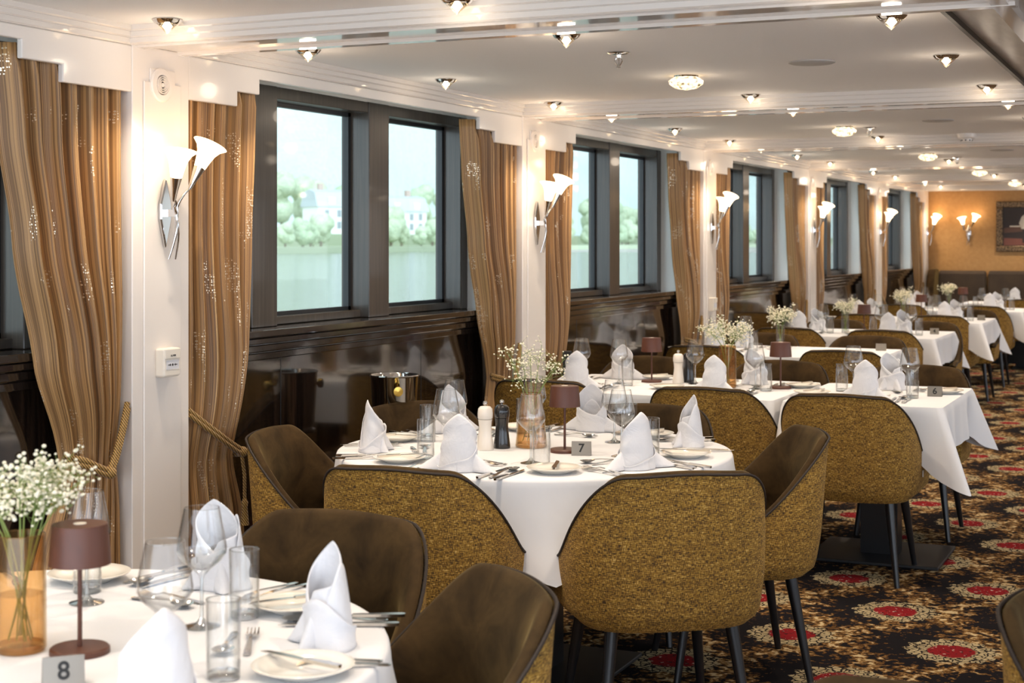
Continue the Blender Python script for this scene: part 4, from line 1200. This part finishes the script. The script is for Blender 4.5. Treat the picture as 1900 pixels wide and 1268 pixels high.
# ice bucket on a stand by the wainscot
t = thing('ice_bucket', 'polished steel ice bucket with brass knob by the dark panelling', 'ice bucket', (-3.0, 5.53, 0))
MB().lathe([(.0001, .68), (.078, .68), (.086, .70), (.098, .915), (.102, .92), (.098, .924), (.094, .918), (.082, .71), (.0001, .70)], 40).build('bucket', M['chrome'], t, angle=50)
m = MB()
for sg in (-1, 1):
    d = Vector((math.cos(-.95), math.sin(-.95), 0)) * sg
    m.lathe([(.006, .094), (.006, .108), (.018, .112), (.0205, .120), (.019, .128), (.0001, .130)], 18, (0, 0, .865), tuple(d))
m.build('knob', M['gold'], t, angle=50)
m = MB().lathe([(.0001, .665), (.088, .665), (.090, .679), (.0001, .679)], 32); m.lathe([(.010, .02), (.010, .665)], 14); m.lathe([(.0001, 0), (.12, 0), (.118, .012), (.02, .025), (.0001, .025)], 32)
m.build('stand', M['chrome'], t, angle=50)
o = MB().box(-.022, .022, -.012, .012, 0, .15).build('menu_holder', M['black_matte'], smooth=False); bevel(o, .003, 2); o.location = (-2.98, 7.36, ZT)
tag(o, 'slim black upright holder at the wall end of the table behind the middle round table', 'menu holder')
# ------------------------------------------------------------------ outside: river, bank, houses
WZ = -.9
struct(MB().box(-330, -6, -60, 300, WZ - .2, WZ).build('river', M['water'], smooth=False)); 
bpy.data.objects['river']['kind'] = 'stuff'
tag(bpy.data.objects['river'], 'pale green river water outside the windows', 'river')
def hill(name, x0, x1, y0, y1, z0, h, mat, lab, seed, nu=70, nv=16):
    def fn(u, v):
        y = lerp(y0, y1, u); x = lerp(x0, x1, v)
        z = z0 + h * smooth(0, 1, v) * (.75 + .35 * noise.noise(Vector((y * .012, seed, 0))))
        d = noise.noise(Vector((x * .05, y * .05, seed))) * 2 + noise.noise(Vector((x * .2, y * .2, seed))) * 1.6
        return (x, y, z + d * min(1, v * 3))
    o = MB().grid(fn, nu, nv).build(name, mat, angle=180); tag(o, lab, 'hillside', kind='stuff'); return o
struct(MB().box(-175, -150, 80, 900, WZ + .005, WZ + 1.2).build('riverbank', M['grass'], smooth=False))
struct(MB().box(-230, -175.01, 80, 900, WZ + .005, 3.0).build('riverside_terrace', M['grass'], smooth=False))
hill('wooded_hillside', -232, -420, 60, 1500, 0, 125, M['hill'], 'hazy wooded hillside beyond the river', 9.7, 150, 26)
rnd = random.Random(11)
def tree(x, y, z, h, w, mat, lab):
    t = thing('bank_tree', lab, 'tree', (x, y, z), group=lab)
    m = MB()
    for k in range(9):
        a_ = rnd.uniform(0, 6.28); q_ = w * rnd.uniform(.05, .28); c = (q_ * math.cos(a_), q_ * math.sin(a_), h * rnd.uniform(.32, .84)); r = w * rnd.uniform(.26, .36)
        o0 = len(m.v); m.sphere(c, r, 12, 8, (1, 1, 1.05))
        for i in range(o0, len(m.v)):
            p = Vector(m.v[i]); q = p - Vector(c); s = 1 + .22 * noise.noise(p * .9 + Vector((x, y, 0))); p = Vector(c) + q * s; m.v[i] = tuple(p)
    m.build('crown', mat, t, angle=180, fix=False)
    MB().tube([(0, 0, -.5), (.1, 0, h * .3), (0, .1, h * .6)], [w * .06, w * .05, w * .03], 7).build('trunk', M['trunk'], t)
y = 150.
while y < 620:
    if True:
        h = rnd.uniform(5, 8.5)
        if 225 < y < 262 or 290 < y < 305: h *= .62
        ww = h * rnd.uniform(.7, .85); y += ww * .64; tree(-156 - rnd.uniform(0, 9), y, WZ + 1.2, h, ww, M['hazed_leaf_a'] if rnd.random() < .5 else M['hazed_leaf_b'], 'hazy pale green leafy tree along the far riverbank seen through the windows')
    y += ww * .64
y = 150.
while y < 620:
    if not (228 < y < 258 or 276 < y < 300): ww = rnd.uniform(7, 10); y += ww * .66; tree(-205 - rnd.uniform(0, 10), y, 3.0, rnd.uniform(9, 16), ww, M['hazed_leaf_a'] if rnd.random() < .4 else M['hazed_leaf_b'], 'tall hazy pale tree on the terrace behind the riverside houses')
    y += 5.5
def house(x, y, w, d, h, lab, rot):
    t = thing('riverside_house', lab, 'house', (x, y, 3.0), rot)
    MB().box(-d / 2, d / 2, -w / 2, w / 2, 0, h).build('walls', M['house'], t, smooth=False)
    MB().prism([(-d / 2 - .5, h), (d / 2 + .5, h), (d / 2 - 1.2, h + d * .38), (0, h + d * .46), (-d / 2 + 1.2, h + d * .38)], -w / 2 - .4, w / 2 + .4, lambda p, q, k: (p, k, q)).build('roof', M['slate'], t, smooth=False)
    for sy in (-.32, .25):
        MB().box(-.6, .6, sy * w - .6, sy * w + .6, h + d * .3, h + d * .62).build('chimney', M['brick'], t, smooth=False)
    for r_ in range(2):
        for k in range(4):
            yy = (k - 1.5) * w / 4.4; z = h * (.2 + .42 * r_)
            MB().box(d / 2 - .1, d / 2 + .06, yy - .55, yy + .55, z, z + 1.7).build('window', M['house_glass'], t, smooth=False)
    for k in (-1, 1):
        MB().box(d / 2 - 1.6, d / 2 + .2, k * w / 4 - .8, k * w / 4 + .8, h + .3, h + 2.2).build('dormer', M['house'], t, smooth=False)
house(-186, 262, 13, 9, 7.5, 'white house with slate roof between trees in the first clear pane', -.5)
house(-188, 318, 14, 9, 6.5, 'white house with tall slate gable seen in the second pane', -.6)
house(-190, 352, 12, 9, 6.0, 'slate-roofed house at the right of the second pane', -.5)
house(-188, 205, 14, 9, 7, 'white house across the river behind the nearest curtain', -.4)
# ------------------------------------------------------------------ light: bright overcast sky, stronger on the far side of the ship
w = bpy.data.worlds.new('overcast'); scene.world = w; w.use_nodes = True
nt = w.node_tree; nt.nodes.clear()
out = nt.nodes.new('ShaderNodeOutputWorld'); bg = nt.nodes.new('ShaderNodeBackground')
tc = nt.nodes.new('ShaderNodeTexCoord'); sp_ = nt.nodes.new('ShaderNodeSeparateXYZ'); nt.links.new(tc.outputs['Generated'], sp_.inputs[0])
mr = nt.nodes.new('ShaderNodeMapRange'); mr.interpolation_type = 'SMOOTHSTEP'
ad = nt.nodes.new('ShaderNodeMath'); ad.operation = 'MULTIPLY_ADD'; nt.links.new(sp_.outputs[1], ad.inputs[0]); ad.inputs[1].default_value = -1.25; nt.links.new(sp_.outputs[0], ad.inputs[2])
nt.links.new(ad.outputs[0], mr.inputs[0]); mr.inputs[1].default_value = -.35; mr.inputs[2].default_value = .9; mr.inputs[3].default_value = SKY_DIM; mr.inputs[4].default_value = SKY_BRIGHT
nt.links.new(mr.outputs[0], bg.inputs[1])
no = nt.nodes.new('ShaderNodeTexNoise'); no.inputs['Scale'].default_value = 3; no.inputs['Detail'].default_value = 4; nt.links.new(tc.outputs['Generated'], no.inputs['Vector'])
rp = nt.nodes.new('ShaderNodeValToRGB'); rp.color_ramp.elements[0].color = (.84, .93, .95, 1); rp.color_ramp.elements[1].color = (.93, .98, .98, 1); rp.color_ramp.elements[0].position = .35; rp.color_ramp.elements[1].position = .65
nt.links.new(no.outputs['Fac'], rp.inputs[0])
m2 = nt.nodes.new('ShaderNodeMapRange'); nt.links.new(ad.outputs[0], m2.inputs[0]); m2.inputs[1].default_value = -.35; m2.inputs[2].default_value = .5
mxw = nt.nodes.new('ShaderNodeMix'); mxw.data_type = 'RGBA'; nt.links.new(m2.outputs[0], mxw.inputs[0]); nt.links.new(rp.outputs[0], mxw.inputs[6]); mxw.inputs[7].default_value = (.78, .87, 1, 1)
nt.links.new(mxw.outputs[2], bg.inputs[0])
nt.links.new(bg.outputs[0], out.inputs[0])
# sky portals in the open window bays (they only guide sampling of the sky)
def portal(loc, rot, sx, sy):
    L = bpy.data.lights.new('window_portal', 'AREA'); L.shape = 'RECTANGLE'; L.size = sx; L.size_y = sy; L.cycles.is_portal = True
    o = bpy.data.objects.new('window_portal', L); COL.objects.link(o); o.location = loc; o.rotation_euler = rot
portal((-3.5, 9.6, 1.6), (0, -PI / 2, 0), 1.0, 19)
portal((XR + .25, 9.6, 1.5), (0, PI / 2, 0), 1.1, 20.4)
portal(((XR - 3.4) / 2, YBACK - .02, 1.07), (PI / 2, 0, 0), 7.6, 2.2)

# ------------------------------------------------------------------ camera
cam = bpy.data.cameras.new('camera'); co = bpy.data.objects.new('camera', cam); COL.objects.link(co)
FPX = 2850.; th = math.atan((2225 - 950) / FPX)
cam.sensor_width = 36; cam.lens = FPX / 1900 * 36
co.location = (0, 0, 1.47); co.rotation_euler = (PI / 2, 0, th)
cam.shift_y = -(634 - 447) / 1900.
cam.clip_start = .05; cam.clip_end = 2000
cam.dof.use_dof = True; cam.dof.focus_distance = 5.0; cam.dof.aperture_fstop = 6.3
scene.camera = co
vs = scene.view_settings
scene.display_settings.display_device = 'sRGB'
vs.view_transform = 'Standard'; vs.look = 'None'; vs.gamma = 1; vs.use_curve_mapping = False; vs.exposure = EXPO
cy = scene.cycles
cy.max_bounces = 10; cy.diffuse_bounces = 4; cy.glossy_bounces = 4; cy.transmission_bounces = 6; cy.transparent_max_bounces = 24
cy.caustics_reflective = False; cy.caustics_refractive = False; cy.sample_clamp_indirect = 4; cy.use_denoising = True
